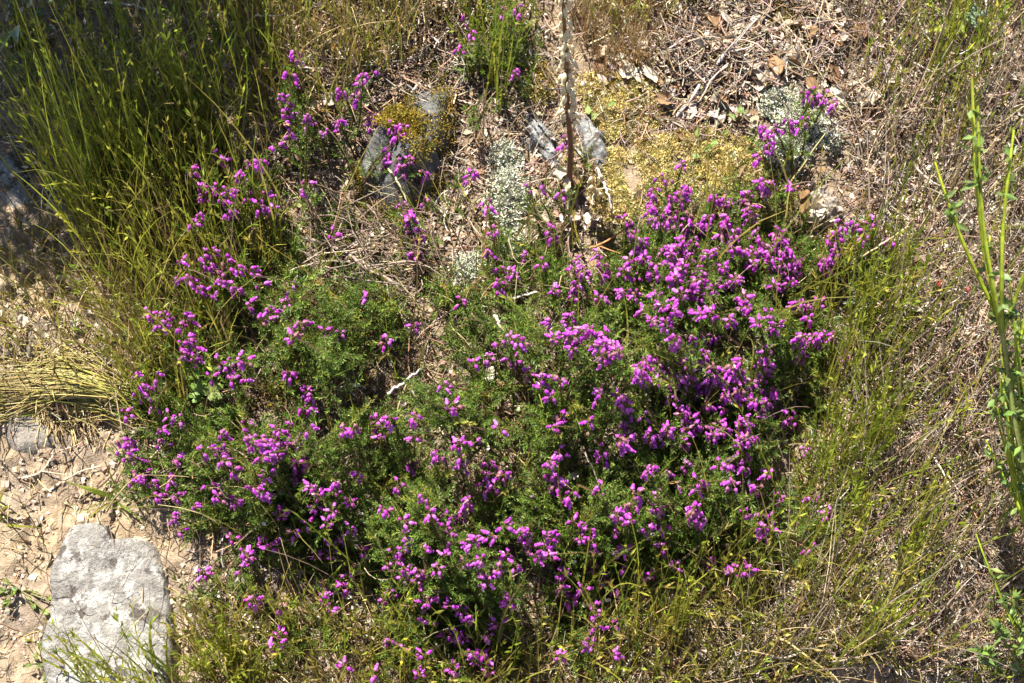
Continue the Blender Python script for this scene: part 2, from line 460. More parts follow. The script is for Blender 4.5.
# ------------------------------------------------------------------ moss and lichen
def moss_clumps(g, pts, pal, lift=0.002, rad=0.006, n=34, ll=.0024, lw=.0008):
    base = W(pts[:, 0], pts[:, 1], 0.0) if pts.shape[1] == 2 else pts
    N = len(base); cc = pick(pal, N, jit=.22)
    o = RNG.normal(0, 1, (N, n, 3)); o[..., 2] = np.abs(o[..., 2]); o = unit(o)
    P = base[:, None] + o * rad * RNG.uniform(.5, 1.0, (N, n, 1)) + np.array([0, 0, lift])
    D = unit(o + RNG.normal(0, .6, o.shape))
    cl = np.repeat(cc[:, None], n, 1) * np.exp(RNG.normal(0, .22, (N, n, 1)))
    g.add(*leaflets(P.reshape(-1, 3), D.reshape(-1, 3), RNG.uniform(ll * .6, ll * 1.4, N * n), RNG.uniform(lw * .7, lw * 1.3, N * n), cl.reshape(-1, 3)))

MOSSY = [(0.484, 0.393, 0.167), (0.403, 0.345, 0.115), (0.564, 0.474, 0.244), (0.309, 0.246, 0.077)]
MOSSB = [(.16, .12, .02), (.20, .15, .025), (.10, .085, .015), (.26, .19, .03)]
POLY_MOSS = [(582, 78), (640, 80), (664, 100), (670, 118), (640, 140), (660, 140), (700, 132), (736, 140), (762, 150), (770, 190), (800, 200), (800, 225), (740, 225), (640, 222), (600, 220), (588, 180), (596, 150), (578, 110)]
g = Geo()
p = scatter(POLY_MOSS, 3800); p = p[fbm(p[:, 0] / 18, p[:, 1] / 18, 61, 3) > 0.38]
moss_clumps(g, p, MOSSY, rad=.0055)
tag(link('moss', g.mesh('moss', M_MOSS, smooth=False)), 'yellow-green moss carpet between the seed stalk and the heather', 'moss', kind='stuff')

# moss part on the mossy stone: clumps standing on the stone's own surface
def on_mesh(ob, test, n):
    v = np.array([x.co for x in ob.data.vertices]) + np.array(ob.location)
    px, py = proj(v[:, 0], v[:, 1], v[:, 2]); k = np.nonzero(test(px, py))[0]
    if len(k) == 0: return v[:0]
    return v[RNG.choice(k, n)] + RNG.normal(0, .0015, (n, 3)) * np.array([1, 1, .3])
g = Geo()
mp = on_mesh(mossy, lambda x, y: (((x - 386) / 24) ** 2 + ((y - 166) / 40) ** 2 > 1) & (((x - 424) / 13) ** 2 + ((y - 92) / 12) ** 2 > 1) & (fbm(x / 12, y / 12, 71, 3) > .40), 900)
moss_clumps(g, mp, MOSSB, rad=.005, n=22)
mm = link('moss', g.mesh('stone_moss', M_MOSS, np.array(mossy.location), smooth=False), mossy)
g = Geo()
for poly, n in (([(405, 70), (440, 60), (455, 80), (452, 120), (446, 170), (430, 205), (440, 140), (444, 100), (425, 80)], 260),
                ([(520, 66), (545, 62), (552, 80), (548, 104), (526, 104), (514, 88)], 160), ([(772, 0), (804, 2), (806, 30), (784, 38), (770, 24)], 140),
                ([(365, 200), (400, 205), (420, 212), (400, 222), (370, 218)], 90), ([(640, 225), (700, 225), (780, 225), (790, 262), (700, 250), (640, 250)], 200),
                ([(800, 238), (850, 235), (850, 300), (820, 300)], 120), ([(262, 382), (296, 372), (300, 402), (262, 412)], 60)):
    moss_clumps(g, scatter(poly, n), MOSSB + MOSSY[1:2], rad=.006, n=22)
tag(link('brown_moss', g.mesh('brown_moss', M_MOSS, smooth=False)), 'golden brown moss patches around the stones and litter', 'moss', kind='stuff')

LICH = [(0.388, 0.397, 0.299), (0.449, 0.449, 0.367), (0.329, 0.344, 0.254), (0.493, 0.493, 0.426)]
def lichen(px, py, rx, ry, label, h=0.012, n=None, pal=LICH):
    c = G1(px, py); n = n or int(rx * ry * 1.6)
    s = 0.00076
    a = RNG.uniform(0, 2 * PI, n); r = np.sqrt(RNG.random(n)) * (1 + .25 * np.sin(a * 3 + px))
    x = c[0] + np.cos(a) * r * rx * s; y = c[1] + np.sin(a) * r * ry * s
    hh = h * (1 - (r / 1.3) ** 2).clip(0) * (0.5 + fbm(x * 120, y * 120, int(px), 3))
    base = np.stack([x, y, gh(x, y) - .003], -1)
    top = base + np.stack([RNG.normal(0, .0022, n), RNG.normal(0, .0022, n), hh + .005], -1)
    mid = (base + top) / 2 + RNG.normal(0, .001, (n, 3))
    g = Geo(); cc = pick(pal, n, jit=.1)
    v, q = tubes(np.stack([base, mid, top], 1), np.array([.0012, .0011, .0007]), 4)
    g.add(v, q, np.repeat(cc, 12, 0))
    for _ in range(3):
        d = unit(RNG.normal(0, 1, (n, 3)) + np.array([0, 0, .7]))
        b0 = mid * .3 + top * .7
        v, q = tubes(np.stack([b0, b0 + d * .0018, b0 + d * .0036 + RNG.normal(0, .0006, (n, 3))], 1), np.array([.0008, .0007, .0003]), 3)
        g.add(v, q, np.repeat(cc * 1.05, 9, 0))
    return tag(link('lichen_clump', g.mesh('lichen', M_LICHEN, c), None, c), label, 'lichen')
lichen(508, 205, 17, 34, 'tall pale lichen clump below the seed stalk and left of dead leaves', .016)
lichen(505, 165, 16, 18, 'pale lichen clump left of the narrow blue-grey stone ridge', .012)
lichen(473, 272, 16, 15, 'small grey-green lichen clump surrounded by heather in the middle', .012)
lichen(518, 248, 12, 14, 'small lichen tuft at the foot of the tallest pale lichen clump', .01)
lichen(780, 104, 26, 18, 'broad pale lichen clump under the uppermost pair of heather sprigs', .012)
lichen(800, 128, 28, 16, 'pale lichen clump behind the heather sprig with black insect', .012)
lichen(784, 160, 20, 15, 'pale lichen clump on which the black insect sits', .018)
lichen(828, 142, 12, 10, 'little white lichen tuft beside the small smooth grey stone', .008)
lichen(868, 284, 20, 26, 'grey lichen clump among green grass right of the heather', .014, pal=[(.34, .35, .28), (.42, .43, .36), (.26, .27, .2)])
lichen(700, 262, 10, 8, 'tiny grey lichen tuft nearly hidden under dense purple flowers', .01)
lichen(860, 234, 14, 12, 'grey lichen tuft behind the two small heather sprigs by the grass', .01, pal=[(.34, .35, .28), (.42, .43, .36)])

# ------------------------------------------------------------------ dry litter (uncountable)
def fibres(g, pts, ln, wd, pal, lift=0.012, arc=0.35, elev=0.22, K=5, az=None, azj=.5):
    n = len(pts); c = W(pts[:, 0], pts[:, 1], 0)
    L_ = ln * np.exp(RNG.normal(0, .45, n)).clip(.3, 1.7); a = RNG.uniform(-PI, PI, n) if az is None else az + RNG.normal(0, azj, n)
    a = a[:, None] + RNG.normal(0, arc, n)[:, None] * np.linspace(-1, 1, K)[None] + np.cumsum(RNG.normal(0, .12, (n, K)), 1)
    e = RNG.normal(0, elev, n)[:, None] + RNG.normal(0, .2, n)[:, None] * np.linspace(-1, 1, K)[None]
    d = np.stack([np.cos(e) * np.cos(a), np.cos(e) * np.sin(a), np.sin(e) + np.sin(a) * SLOPE * .8], -1)
    p = np.cumsum(d * (L_ / K)[:, None, None], 1); p = p - p.mean(1, keepdims=True) + c[:, None]
    p[..., 2] = np.maximum(p[..., 2] + (RNG.random(n) ** 2 * lift)[:, None], gh(p[..., 0], p[..., 1]) + .0006)
    r = wd / 2 * np.exp(RNG.normal(0, .3, n))[:, None] * np.linspace(1.1, .6, K)[None]
    v, q = tubes(p, r, 3)
    g.add(v, q, np.repeat(pick(pal, n, jit=.25), K * 3, 0))

def flakes(g, pts, size, pal, lift=.006):
    n = len(pts); c = W(pts[:, 0], pts[:, 1], 0) + np.stack([np.zeros(n), np.zeros(n), RNG.random(n) * lift + .001], -1)
    d = unit(np.stack([RNG.normal(0, 1, n), RNG.normal(0, 1, n), RNG.normal(0, .45, n)], -1))
    up = unit(np.array([0, -SLOPE, 1.0]) + RNG.normal(0, .35, (n, 3)))
    n_ = n; sz = size * np.exp(RNG.normal(0, .35, n)).clip(.5, 1.5)
    g.add(*leaflets(c, d, sz, sz * RNG.uniform(.3, .7, n), pick(pal, n, jit=.22), up=up))

FULL = [(-90, -70), (1114, -70), (1114, 760), (-90, 760)]
HEATH = [(128, 400), (150, 330), (170, 265), (190, 205), (250, 185), (330, 205), (400, 225), (470, 262), (540, 235), (610, 222), (650, 196), (720, 190), (770, 196), (812, 228), (842, 290), (845, 360), (812, 430), (808, 500), (800, 555), (740, 575), (680, 580), (620, 600), (570, 640), (500, 672), (440, 668), (390, 630), (330, 590), (260, 560), (190, 535), (150, 500), (125, 450)]
g = Geo()
p = scatter(FULL, 15000)
sd = sdist(SAND, p[:, 0], p[:, 1]); p = p[(sd < 0) | (RNG.random(len(p)) < .10)]
p = p[~(inside(POLY_MOSS, p[:, 0], p[:, 1]) & (RNG.random(len(p)) < .93))]
fibres(g, p, .024, .0010, BROWN + GREYB, lift=.014)
RIGHT = [(830, -70), (1114, -70), (1114, 760), (700, 760), (760, 600), (830, 480), (870, 330), (850, 200)]
fibres(g, scatter(RIGHT, 6500), .026, .0010, GREYB + BROWN[:3], lift=.028, elev=.45)
fibres(g, scatter([(290, -40), (520, -40), (480, 60), (450, 130), (300, 90)], 1300), .035, .0011, GREYB + PALE[:1] + BROWN, lift=.02, elev=.3)
fibres(g, scatter([(640, -40), (850, -40), (830, 80), (760, 110), (660, 90)], 1500), .03, .0011, GREYB + PALE[1:2] + BROWN, lift=.02, elev=.3)
fibres(g, scatter([(620, 105), (720, 100), (725, 145), (620, 145)], 420), .02, .0009, GREYB + BROWN, lift=.012)
fibres(g, scatter(POLY_MOSS, 200), .018, .0008, GREYB + BROWN, lift=.012)
fibres(g, scatter([(430, 60), (600, 90), (600, 230), (470, 260), (420, 210)], 800), .022, .0009, GREYB + BROWN, lift=.012)
hp = scatter(HEATH, 1100)
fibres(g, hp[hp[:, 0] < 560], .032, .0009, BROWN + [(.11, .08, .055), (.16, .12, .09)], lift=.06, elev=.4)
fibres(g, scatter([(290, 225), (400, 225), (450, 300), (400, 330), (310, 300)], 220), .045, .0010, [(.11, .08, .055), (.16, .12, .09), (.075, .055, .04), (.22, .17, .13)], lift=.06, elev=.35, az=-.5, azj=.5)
WIDE = [(-700, -900), (1700, -900), (1700, 1300), (-700, 1300)]
wp = scatter(WIDE, 9000); wp = wp[~inside(FULL, wp[:, 0], wp[:, 1]) & (sdist(SAND, wp[:, 0], wp[:, 1]) < 0)]
fibres(g, wp, .03, .0014, BROWN + GREYB, lift=.015)
tag(link('twig_litter', g.mesh('twig_litter', M_WOOD)), 'thin dead brown twigs and stalks matted over the ground', 'litter', kind='stuff')

g = Geo()
p = scatter(FULL, 8500); sd = sdist(SAND, p[:, 0], p[:, 1]); p = p[(sd < 0) | (RNG.random(len(p)) < .07)]
p = p[~(inside(POLY_MOSS, p[:, 0], p[:, 1]) & (RNG.random(len(p)) < .95))]
p = p[~((p[:, 0] > 690) & (p[:, 1] > 666))]
flakes(g, p, .0062, PALE + BROWN[:3])
for poly, n, s in (([(600, 20), (840, -10), (840, 95), (700, 130), (600, 90)], 1400, .0085), ([(360, 60), (430, 60), (430, 120), (360, 110)], 150, .008),
                ([(300, 210), (470, 200), (470, 290), (330, 260)], 350, .007), ([(860, 20), (1020, 20), (1000, 260), (880, 240)], 800, .0085), ([(780, 540), (930, 580), (920, 668), (770, 668)], 750, .009)):
    flakes(g, scatter(poly, n), s, PALE)
flakes(g, scatter([(430, 60), (600, 90), (600, 230), (470, 260), (420, 210)], 420), .007, PALE + BROWN[:3])
tag(link('leaf_litter', g.mesh('leaf_litter', M_DRYLEAF, smooth=False)), 'crumbled pale dead leaf bits scattered over the ground', 'litter', kind='stuff')

g = Geo()
p = scatter(SAND[1:11] + [(-60, 720), (-60, 190)], 2400)
b = W(p[:, 0], p[:, 1], 0); n = len(b); sz = .0010 * np.exp(RNG.normal(0, .5, n))
a_ = np.array([[1, 1, 0], [-1, 1, 0], [-1, -1, 0], [1, -1, 0], [.6, .6, 1], [-.6, .6, 1], [-.6, -.6, 1], [.6, -.6, 1]], float)
rz = RNG.uniform(0, PI, n); cs, sn = np.cos(rz), np.sin(rz)
vv = a_[None] * (1 + RNG.normal(0, .25, (n, 8, 3)))
vx = vv[..., 0] * cs[:, None] - vv[..., 1] * sn[:, None]; vy = vv[..., 0] * sn[:, None] + vv[..., 1] * cs[:, None]
vv = np.stack([vx, vy, vv[..., 2] * .9 - .2], -1) * sz[:, None, None] + b[:, None]
qq = np.array([[4, 5, 6, 7], [0, 1, 5, 4], [1, 2, 6, 5], [2, 3, 7, 6], [3, 0, 4, 7]])
g.add(vv.reshape(-1, 3), (np.arange(n) * 8)[:, None, None] + qq[None], np.repeat(pick([(.34, .27, .20), (.28, .22, .16), (.40, .33, .26), (.22, .17, .13)], n), 8, 0))
fibres(g, scatter(SAND[1:11] + [(-60, 720), (-60, 190)], 500), .012, .0008, STRAW + BROWN[:2], lift=.002, elev=.05)
tag(link('gravel', g.mesh('gravel', M_PEBBLE, smooth=False)), 'sandy crumbs and grit on the bare soil patch', 'gravel', kind='stuff')

# ------------------------------------------------------------------ heather
FL = [  # flower clusters: pixel x, y, size
(213,157,2),(188,170,1),(250,163,1.2),(200,190,2),(217,188,2),(237,180,1.5),(230,192,1),(203,198,1.5),(220,200,1),(247,198,.7),(230,208,1.2),(228,215,1),(198,218,1),(192,224,1),
(296,52,1.2),(289,73,1),(371,75,.8),(363,74,.5),(341,89,.8),(360,89,1.2),(281,98,1.3),(285,115,1.5),(307,118,1.3),(337,120,1.2),(288,127,.8),(288,137,.9),(318,128,.6),(330,133,.6),(374,117,2),(391,126,1),(403,126,1),(412,130,1),(398,137,.8),(390,147,1.5),(408,161,1.2),(396,163,.7),(400,169,1),(423,174,1.2),(276,149,.8),(260,162,1),(473,172,1.5),(486,203,1.2),(299,194,1),(306,184,.5),(263,198,.8),(259,207,.8),(273,210,1.3),(403,206,1),(408,213,1.2),(412,223,1.8),(423,202,.9),(465,20,.7),(470,32,.9),(507,27,.9),(459,51,.8),(501,13,.5),
(516,8,1),(521,14,1),(515,74,.9),(565,141,1.2),(562,194,.9),(539,187,.9),(530,187,.7),(683,165,.8),(660,178,.7),(668,180,.6),(654,192,1.2),(648,208,1.2),(670,199,2.2),(679,197,1.2),(689,186,1.8),(659,217,1),(667,221,1),(674,213,1),(689,217,1.6),(705,222,1.5),(715,197,1.5),(724,203,2.2),(710,217,1.5),(730,217,1.5),(749,197,1.5),(752,208,2),(759,185,1),(767,187,1),(624,219,.8),(629,224,1),(762,125,1),(764,143,1.5),(762,155,.9),(765,182,1),
(804,93,1.3),(815,93,.9),(827,97,1),(836,102,1.2),(788,121,1.4),(805,121,1.4),(774,130,1.2),(769,147,1),(772,186,1.2),(795,190,1),(856,222,1.3),(876,222,1.2),(843,223,.8),(861,227,1),
(200,258,1.5),(211,253,1),(224,260,1.2),(180,262,.8),(178,278,1.3),(187,278,1.2),(213,271,1.4),(222,279,1.3),(235,287,1.2),(200,291,1.3),(218,290,.7),(247,271,1),(235,268,.8),(248,306,.9),(146,312,1.4),(163,316,1.7),(160,326,.8),(183,319,1.3),(180,328,1),(187,340,1.3),(180,345,1),(190,346,1),(180,354,1.2),(193,360,1.5),(218,363,1),(228,365,1.3),(238,361,1.2),(210,379,.7),(230,381,.8),(243,380,.6),(133,377,1),(138,386,1.2),(139,395,.9),(156,377,.8),(124,415,1.2),(157,397,.7),(154,407,.7),(169,417,.8),(180,421,.6),(161,430,.8),(120,443,1.2),(129,441,1),(121,453,1),(158,445,1.4),(222,435,1.2),(210,451,1.5),(247,422,1.3),(243,435,1.2),(252,446,1.5),(200,453,.8),
(291,284,1.2),(286,302,1.3),(269,311,1.5),(260,323,1.3),(259,286,.6),(332,235,.8),(408,231,.9),(421,233,1.2),(422,243,.8),(415,256,1.6),(299,325,1.3),(325,333,.8),(340,334,1.1),(292,341,1.4),(387,340,1.3),(414,327,.8),(369,296,.6),(461,301,.8),(489,253,1.3),(493,231,.9),(499,269,1),(499,283,1.8),(508,275,1),(288,372,.8),(306,395,1.5),(303,408,1.5),(313,397,1),(474,364,.9),(488,359,1),(499,345,1.1),(509,360,1),(510,340,.8),(443,386,1),(448,410,1.4),(375,420,1.3),(391,420,1.2),(414,417,.8),(343,431,1.4),(353,430,1.4),(381,439,1),(291,427,1.5),(277,431,1.3),(299,438,1.4),(309,430,1),(289,446,2),(276,441,1.5),(266,445,1.3),(259,438,1.2),(303,451,1.3),(458,446,1.5),(475,445,1.1),(499,430,.5),(438,453,.8),(414,438,.6),
(552,231,1.5),(630,233,1.2),(642,243,1.2),(579,260,1.2),(574,271,1.3),(584,271,1.3),(579,281,1.5),(599,256,1.1),(602,265,1.1),(600,276,1.2),(542,263,1),(525,258,.8),(514,275,1),(554,292,1.4),(574,298,.6),(599,300,1.3),(624,273,1.1),(630,260,1),(637,278,.7),(645,260,1.5),(655,265,2),(662,251,1.8),(672,256,2),(679,250,1.8),(685,240,2),(695,241,2),(689,260,1.8),(675,270,1.8),(654,275,1.5),(677,281,1.3),(682,270,1.3),(714,253,1.5),(722,231,2),(734,233,2),(742,250,2),(732,248,1.6),(755,251,1.8),(762,243,1.6),(759,231,2),(754,265,1.5),(735,279,1.7),(722,268,1.5),(702,268,1.2),(695,283,1.8),(704,280,1.5),(699,296,1.4),(714,291,1.7),(719,285,1.2),(682,295,.9),(627,291,1),(636,295,.9),(655,301,1.5),(664,307,1.6),(672,309,1.3),(644,314,1.1),(652,323,1.2),(666,323,1.2),(702,316,1.5),(714,315,1.5),(745,300,1.7),(749,308,1.5),(730,321,1.2),(759,325,1),(700,336,1.5),(714,336,1.6),(692,341,1.2),(677,337,1.3),(572,318,1.8),(575,328,2.2),(584,331,2.2),(592,328,1.8),(572,338,1.3),(607,336,1.3),(605,346,1.5),(605,355,1.5),(620,353,1.6),(615,345,1),(552,323,.9),(554,340,1.3),(517,340,1.2),(574,350,1.2),(515,361,1),(524,375,1.2),(542,380,1.4),(560,382,1.3),(552,398,1),(542,390,1.1),(602,395,1.1),(562,418,1.2),(554,428,1.4),(590,423,1.1),(645,358,2),(652,366,2),(640,368,1.6),(639,378,1.5),(665,366,1.8),(675,373,2.2),(684,375,2.2),(689,365,1.8),(679,381,1.8),(665,380,1.4),(655,383,1),(707,353,1.2),(714,368,1.8),(712,378,1.6),(722,375,1.6),(734,365,2.2),(742,361,2),(745,371,2),(759,370,1.6),(729,385,2),(742,390,2.2),(752,385,2),(725,395,1.6),(755,401,1.5),(765,383,1.2),(705,388,1.2),(692,391,1.3),(705,406,1.3),(724,410,1.3),(669,401,1.7),(625,405,1.4),(630,413,1.5),(619,395,1),(644,418,.8),(682,415,1.7),(690,421,1.7),(685,431,1.8),(695,428,1.5),(684,445,1.5),(702,428,1),(720,425,1.8),(714,438,1.5),(725,431,1.5),(745,421,1.5),(742,428,1.2),(745,441,1.6),(752,438,1.4),(667,431,1.3),(649,437,1.2),(657,445,1),(620,440,1.6),(627,441,1.1),(601,451,1.3),(559,453,.8),
(775,231,1.6),(788,235,1.8),(781,240,1.8),(770,253,1.5),(791,248,1.3),(800,260,1.5),(801,270,1.4),(783,265,1.3),(785,278,1.6),(793,281,1.4),(775,288,1.3),(836,235,1.4),(831,240,1.3),(838,253,1.4),(827,258,1.6),(828,268,1.4),(891,243,1.3),(865,235,.9),(798,305,1.6),(808,303,1.5),(821,304,1.5),(771,315,1.1),(778,326,1.3),(811,318,1),(805,338,1.4),(815,337,1.6),(826,336,1.6),(836,336,1.2),(805,359,1.2),(844,357,1.3),(770,350,1),(770,363,1),(773,390,1.5),(770,401,1.2),(773,416,1.1),(796,420,1.1),(790,418,.8),(804,450,.8),
(127,460,1.4),(137,473,1.4),(130,485,1),(135,480,1.2),(150,485,1.3),(155,497,1.4),(167,478,1.2),(173,460,1.3),(175,497,1.3),(170,518,1.2),(178,532,.7),(193,507,1),(215,497,1.3),(235,503,1.2),(208,488,.8),(222,462,1),(233,470,1),(250,488,1.5),(230,540,1),(242,552,1.2),(247,559,1.2),(240,572,.9),(201,574,1),(193,586,.7),(252,602,1.3),
(259,460,1.8),(276,458,1.6),(293,458,1.6),(266,477,1.3),(279,487,1.6),(294,477,1.3),(306,462,1.2),(299,468,1.2),(261,494,.9),(313,488,1.3),(318,497,1.2),(336,483,1),(336,493,1.1),(316,508,.9),(350,503,1.1),(359,475,.8),(281,518,1.7),(293,533,1.2),(308,526,.7),(327,525,1.1),(333,512,.8),(351,529,.8),(382,509,.8),(402,523,1.2),(402,536,1.2),(424,497,.9),(429,512,1.4),(408,460,1),(438,457,.9),(398,485,.8),(461,458,1.4),(460,468,1),(489,465,1.1),(489,477,1.2),(503,477,1.4),(495,488,1.4),(471,500,1.5),(483,488,.6),(448,517,1.5),(446,528,1.5),(460,515,1.3),(451,540,1),(478,541,1.5),(494,538,1.4),(504,528,1),(262,548,1.5),(269,550,.9),(333,545,1),(339,537,.8),(335,558,1),(315,557,.9),(361,552,.9),(351,572,1.2),(324,586,1.1),(319,598,1.2),(339,582,1),(341,590,1.1),(279,610,1.2),(327,612,.8),(281,637,.8),(283,646,.8),(268,652,.7),(344,668,.9),(373,675,.7),(393,553,1.7),(403,552,1),(388,567,.9),(402,568,1.5),(404,580,1.1),(416,582,1.3),(418,590,1),(419,572,1.2),(424,551,1),(438,570,1),(446,558,1),(464,564,1.4),(482,560,1.3),(486,582,1.2),(491,580,1),(498,570,1.2),(393,598,1.2),(382,601,1),(428,603,1.2),(438,595,1.5),(449,608,1),(460,611,1.2),(474,618,1.1),(389,642,1.2),(424,657,1),(403,650,.7),(444,637,1.5),(459,633,1.8),(464,640,1.6),(489,637,1.3),(473,653,1.6),(483,655,1.5),(478,665,1.6),(456,673,1.2),(419,678,1),(493,671,.8),(431,627,.6),(418,617,.6),(499,625,.8),(509,555,1),(511,603,1),
(549,462,1.4),(547,475,1.3),(557,478,1.4),(565,478,1),(552,488,1.2),(534,495,1),(536,503,.9),(570,494,.8),(602,489,1.2),(654,465,1.4),(647,472,1),(665,473,1.5),(677,485,1),(659,495,1.2),(634,495,1.4),(635,505,1.2),(652,507,1.7),(657,510,1.5),(617,517,1.5),(633,523,1.3),(647,529,1.4),(665,526,1.1),(687,515,1.4),(695,510,1.3),(702,522,1.6),(695,523,1.2),(748,514,1.2),(764,518,1),(764,530,1.3),(749,462,1.5),(732,482,1.3),(734,487,1),(729,465,.8),(697,482,1),(697,490,1),(759,488,1.2),(719,465,.9),(685,468,1.2),(737,460,1.2),(574,523,1.1),(590,531,1.1),(580,540,1),(592,543,1.1),(595,550,.8),(615,535,1.1),(627,550,1.6),(664,550,1.4),(622,570,.9),(520,535,1.5),(529,535,1.2),(547,538,1.7),(550,545,1.4),(525,550,1.4),(534,557,1.5),(545,557,1.3),(515,567,1),(562,575,1.4),(559,583,1.4),(597,573,1.1),(605,582,1.7),(617,587,1),(584,591,.8),(569,604,1.5),(594,608,1),(597,615,.9),(675,569,1.1),(654,577,1.5),(709,562,1.4),(737,575,1.3),(749,572,1.4),(745,570,1),(515,603,1.2),(612,627,.9),(595,628,.7),(592,647,1),(584,643,.6),(612,657,.8),(560,659,.9),
(771,475,1.2),(781,498,1.6),(815,498,1),(831,515,1.2),(771,520,1),(771,530,1.2),(813,548,.9)]
FL = np.array(FL, float)
FL[(FL[:, 0] > 600) & (FL[:, 0] < 840) & (FL[:, 1] > 185) & (FL[:, 1] < 465), 2] += .3

def canopy(px, py):
    sd = sdist(HEATH, px, py)
    return (0.018 + 0.085 * sstep(-5, 130, sd)) * (0.15 + 1.7 * fbm(np.asarray(px) / 42, np.asarray(py) / 42, 51, 3) ** 1.15) * (sd > -400)

# ---- shared meshes of flowering shoots and bell clusters
NEEDLE = [(0.068, 0.13, 0.015), (0.088, 0.147, 0.019), (0.048, 0.097, 0.015), (0.12, 0.172, 0.024), (0.152, 0.168, 0.034)]
def bell_template(n=7):
    t = np.array([0, .07, .22, .45, .70, .88, 1.0]); r = np.array([.07, .155, .225, .235, .19, .12, .175])
    th = np.arange(n) * 2 * PI / n
    v = np.stack([r[:, None] * np.cos(th), r[:, None] * np.sin(th), np.broadcast_to(t[:, None], (len(t), n))], -1)
    ii = np.arange(len(t) * n).reshape(len(t), n); nx = np.roll(ii, -1, 1)
    q = np.stack([ii[:-1], nx[:-1], nx[1:], ii[1:]], -1).reshape(-1, 4)
    return v.reshape(-1, 3), q, np.repeat(t, n)
BV, BQ, BT = bell_template()
MAG = np.array([(.54, .065, .61), (.45, .040, .56), (.64, .15, .70), (.50, .05, .48), (.58, .09, .65)])
def cluster_mesh(n, rng, fade):
    g = Geo(); Lz = .004 + .0013 * n
    for i in range(n):
        z = -Lz * (i + rng.random()) / n
        a = rng.uniform(0, 2 * PI); rad = np.array([math.cos(a), math.sin(a), 0])
        tilt = R(rng.uniform(8, 48)); d = rad * math.sin(tilt) - np.array([0, 0, 1]) * math.cos(tilt)
        p0 = np.array([0, 0, z]); p1 = p0 + rad * .0024 + np.array([0, 0, .0012]); 
        x, y = frame(d[None], rng); L_ = rng.uniform(.0047, .0063)
        v = p1 + L_ * (BV[:, :1] * x + BV[:, 1:2] * y + BV[:, 2:] * d)
        c = MAG[rng.integers(0, 5)] * np.exp(rng.normal(0, .17))
        if rng.random() < fade: c = np.array([(.40, .20, .30), (.32, .14, .17), (.46, .16, .40)][rng.integers(0, 3)])
        cc = c * (1.12 - .3 * BT[:, None]); cc = cc + np.array([.10, .07, .06]) * (BT[:, None] > .95)
        g.add(v, BQ, cc)
        v, q = tubes(np.stack([p0, (p0 + p1) / 2 + np.array([0, 0, .0008]), p1 + d * .0004], 0)[None], np.array([.0003] * 3), 4); g.add(v, q, (.16, .09, .06))
        for k in range(4):
            e = k * PI / 2; dd = d + .8 * (x[0] * math.cos(e) + y[0] * math.sin(e))
            g.add(*leaflets(p1[None] - d * .0003, dd[None], .0030, .0012, np.array([[.27, .12, .12]]) * np.exp(rng.normal(0, .2)), rng))
    return g.mesh('flower_cluster', M_BELL)

def sprig_arrays(rng, length, side=5, gap=.00145, nl=.0044):
    """needle-leaf positions for one leafy shoot with its base at the origin, growing up +z"""
    K = 8; t = np.linspace(0, 1, K)
    bx, by = rng.normal(0, .14, 2) * length
    path = np.stack([bx * t ** 2, by * t ** 2, length * t], -1)
    P, D, L_, Wd, Cc = [], [], [], [], []
    def shoot(p, z0, seg, tip):
        n = max(3, int(seg / gap))
        for k in range(n):
            f = z0 + (1 - z0) * k / n
            s = f * (len(p) - 1); i = min(int(s), len(p) - 2); fr = s - i
            b = p[i] * (1 - fr) + p[i + 1] * fr; ax = unit(p[i + 1] - p[i]); a, c = frame(ax[None], rng)
            ph = rng.uniform(0, 2 * PI)
            for j in range(3):
                e = ph + j * 2.094 + rng.normal(0, .2)
                el = rng.uniform(.55, 1.15)
                dd = ax * math.cos(el) + (a[0] * math.cos(e) + c[0] * math.sin(e)) * math.sin(el)
                P.append(b); D.append(dd); L_.append(nl * rng.uniform(.7, 1.2) * (1 - .35 * f)); Wd.append(.00066 * rng.uniform(.8, 1.25))
                Cc.append(np.array(NEEDLE[rng.integers(0, len(NEEDLE))]) * (1 + tip * .55 * f ** 3) * np.exp(rng.normal(0, .15)))
    shoot(path, .25, length * .75, 1)
    sp = [path]
    for k in range(side):
        f = rng.uniform(.25, .85); i = int(f * (K - 1)); b = path[i]; a = rng.uniform(0, 2 * PI)
        d = unit(np.array([math.cos(a), math.sin(a), rng.uniform(.7, 2.0)])); l = rng.uniform(.010, .022)
        q_ = np.stack([b + d * l * u + np.array([0, 0, l * .3 * u * u]) for u in np.linspace(0, 1, 4)])
        shoot(q_, .15, l, 1)
    return path, np.array(P), np.array(D), np.array(L_), np.array(Wd), np.array(Cc)

def shoot_mesh(rng, length):
    path, P, D, L_, Wd, Cc = sprig_arrays(rng, length, 4)
    path = path - path[-1]; P = P - (P[-1] - path[-1]) * 0 - np.array([0, 0, length])
    g = Geo(); K = len(path)
    # shift so that the tip sits at the origin
    sh = sprig_tip = None
    v, q = tubes(path[None], np.linspace(.0009, .00045, K), 5)
    col = np.repeat(np.linspace(0, 1, K)[:, None], 5, 0) * np.array([.05, .06, -.01]) + np.array([.11, .065, .04])
    g.add(v, q, col)
    return g, P, D, L_, Wd, Cc, path

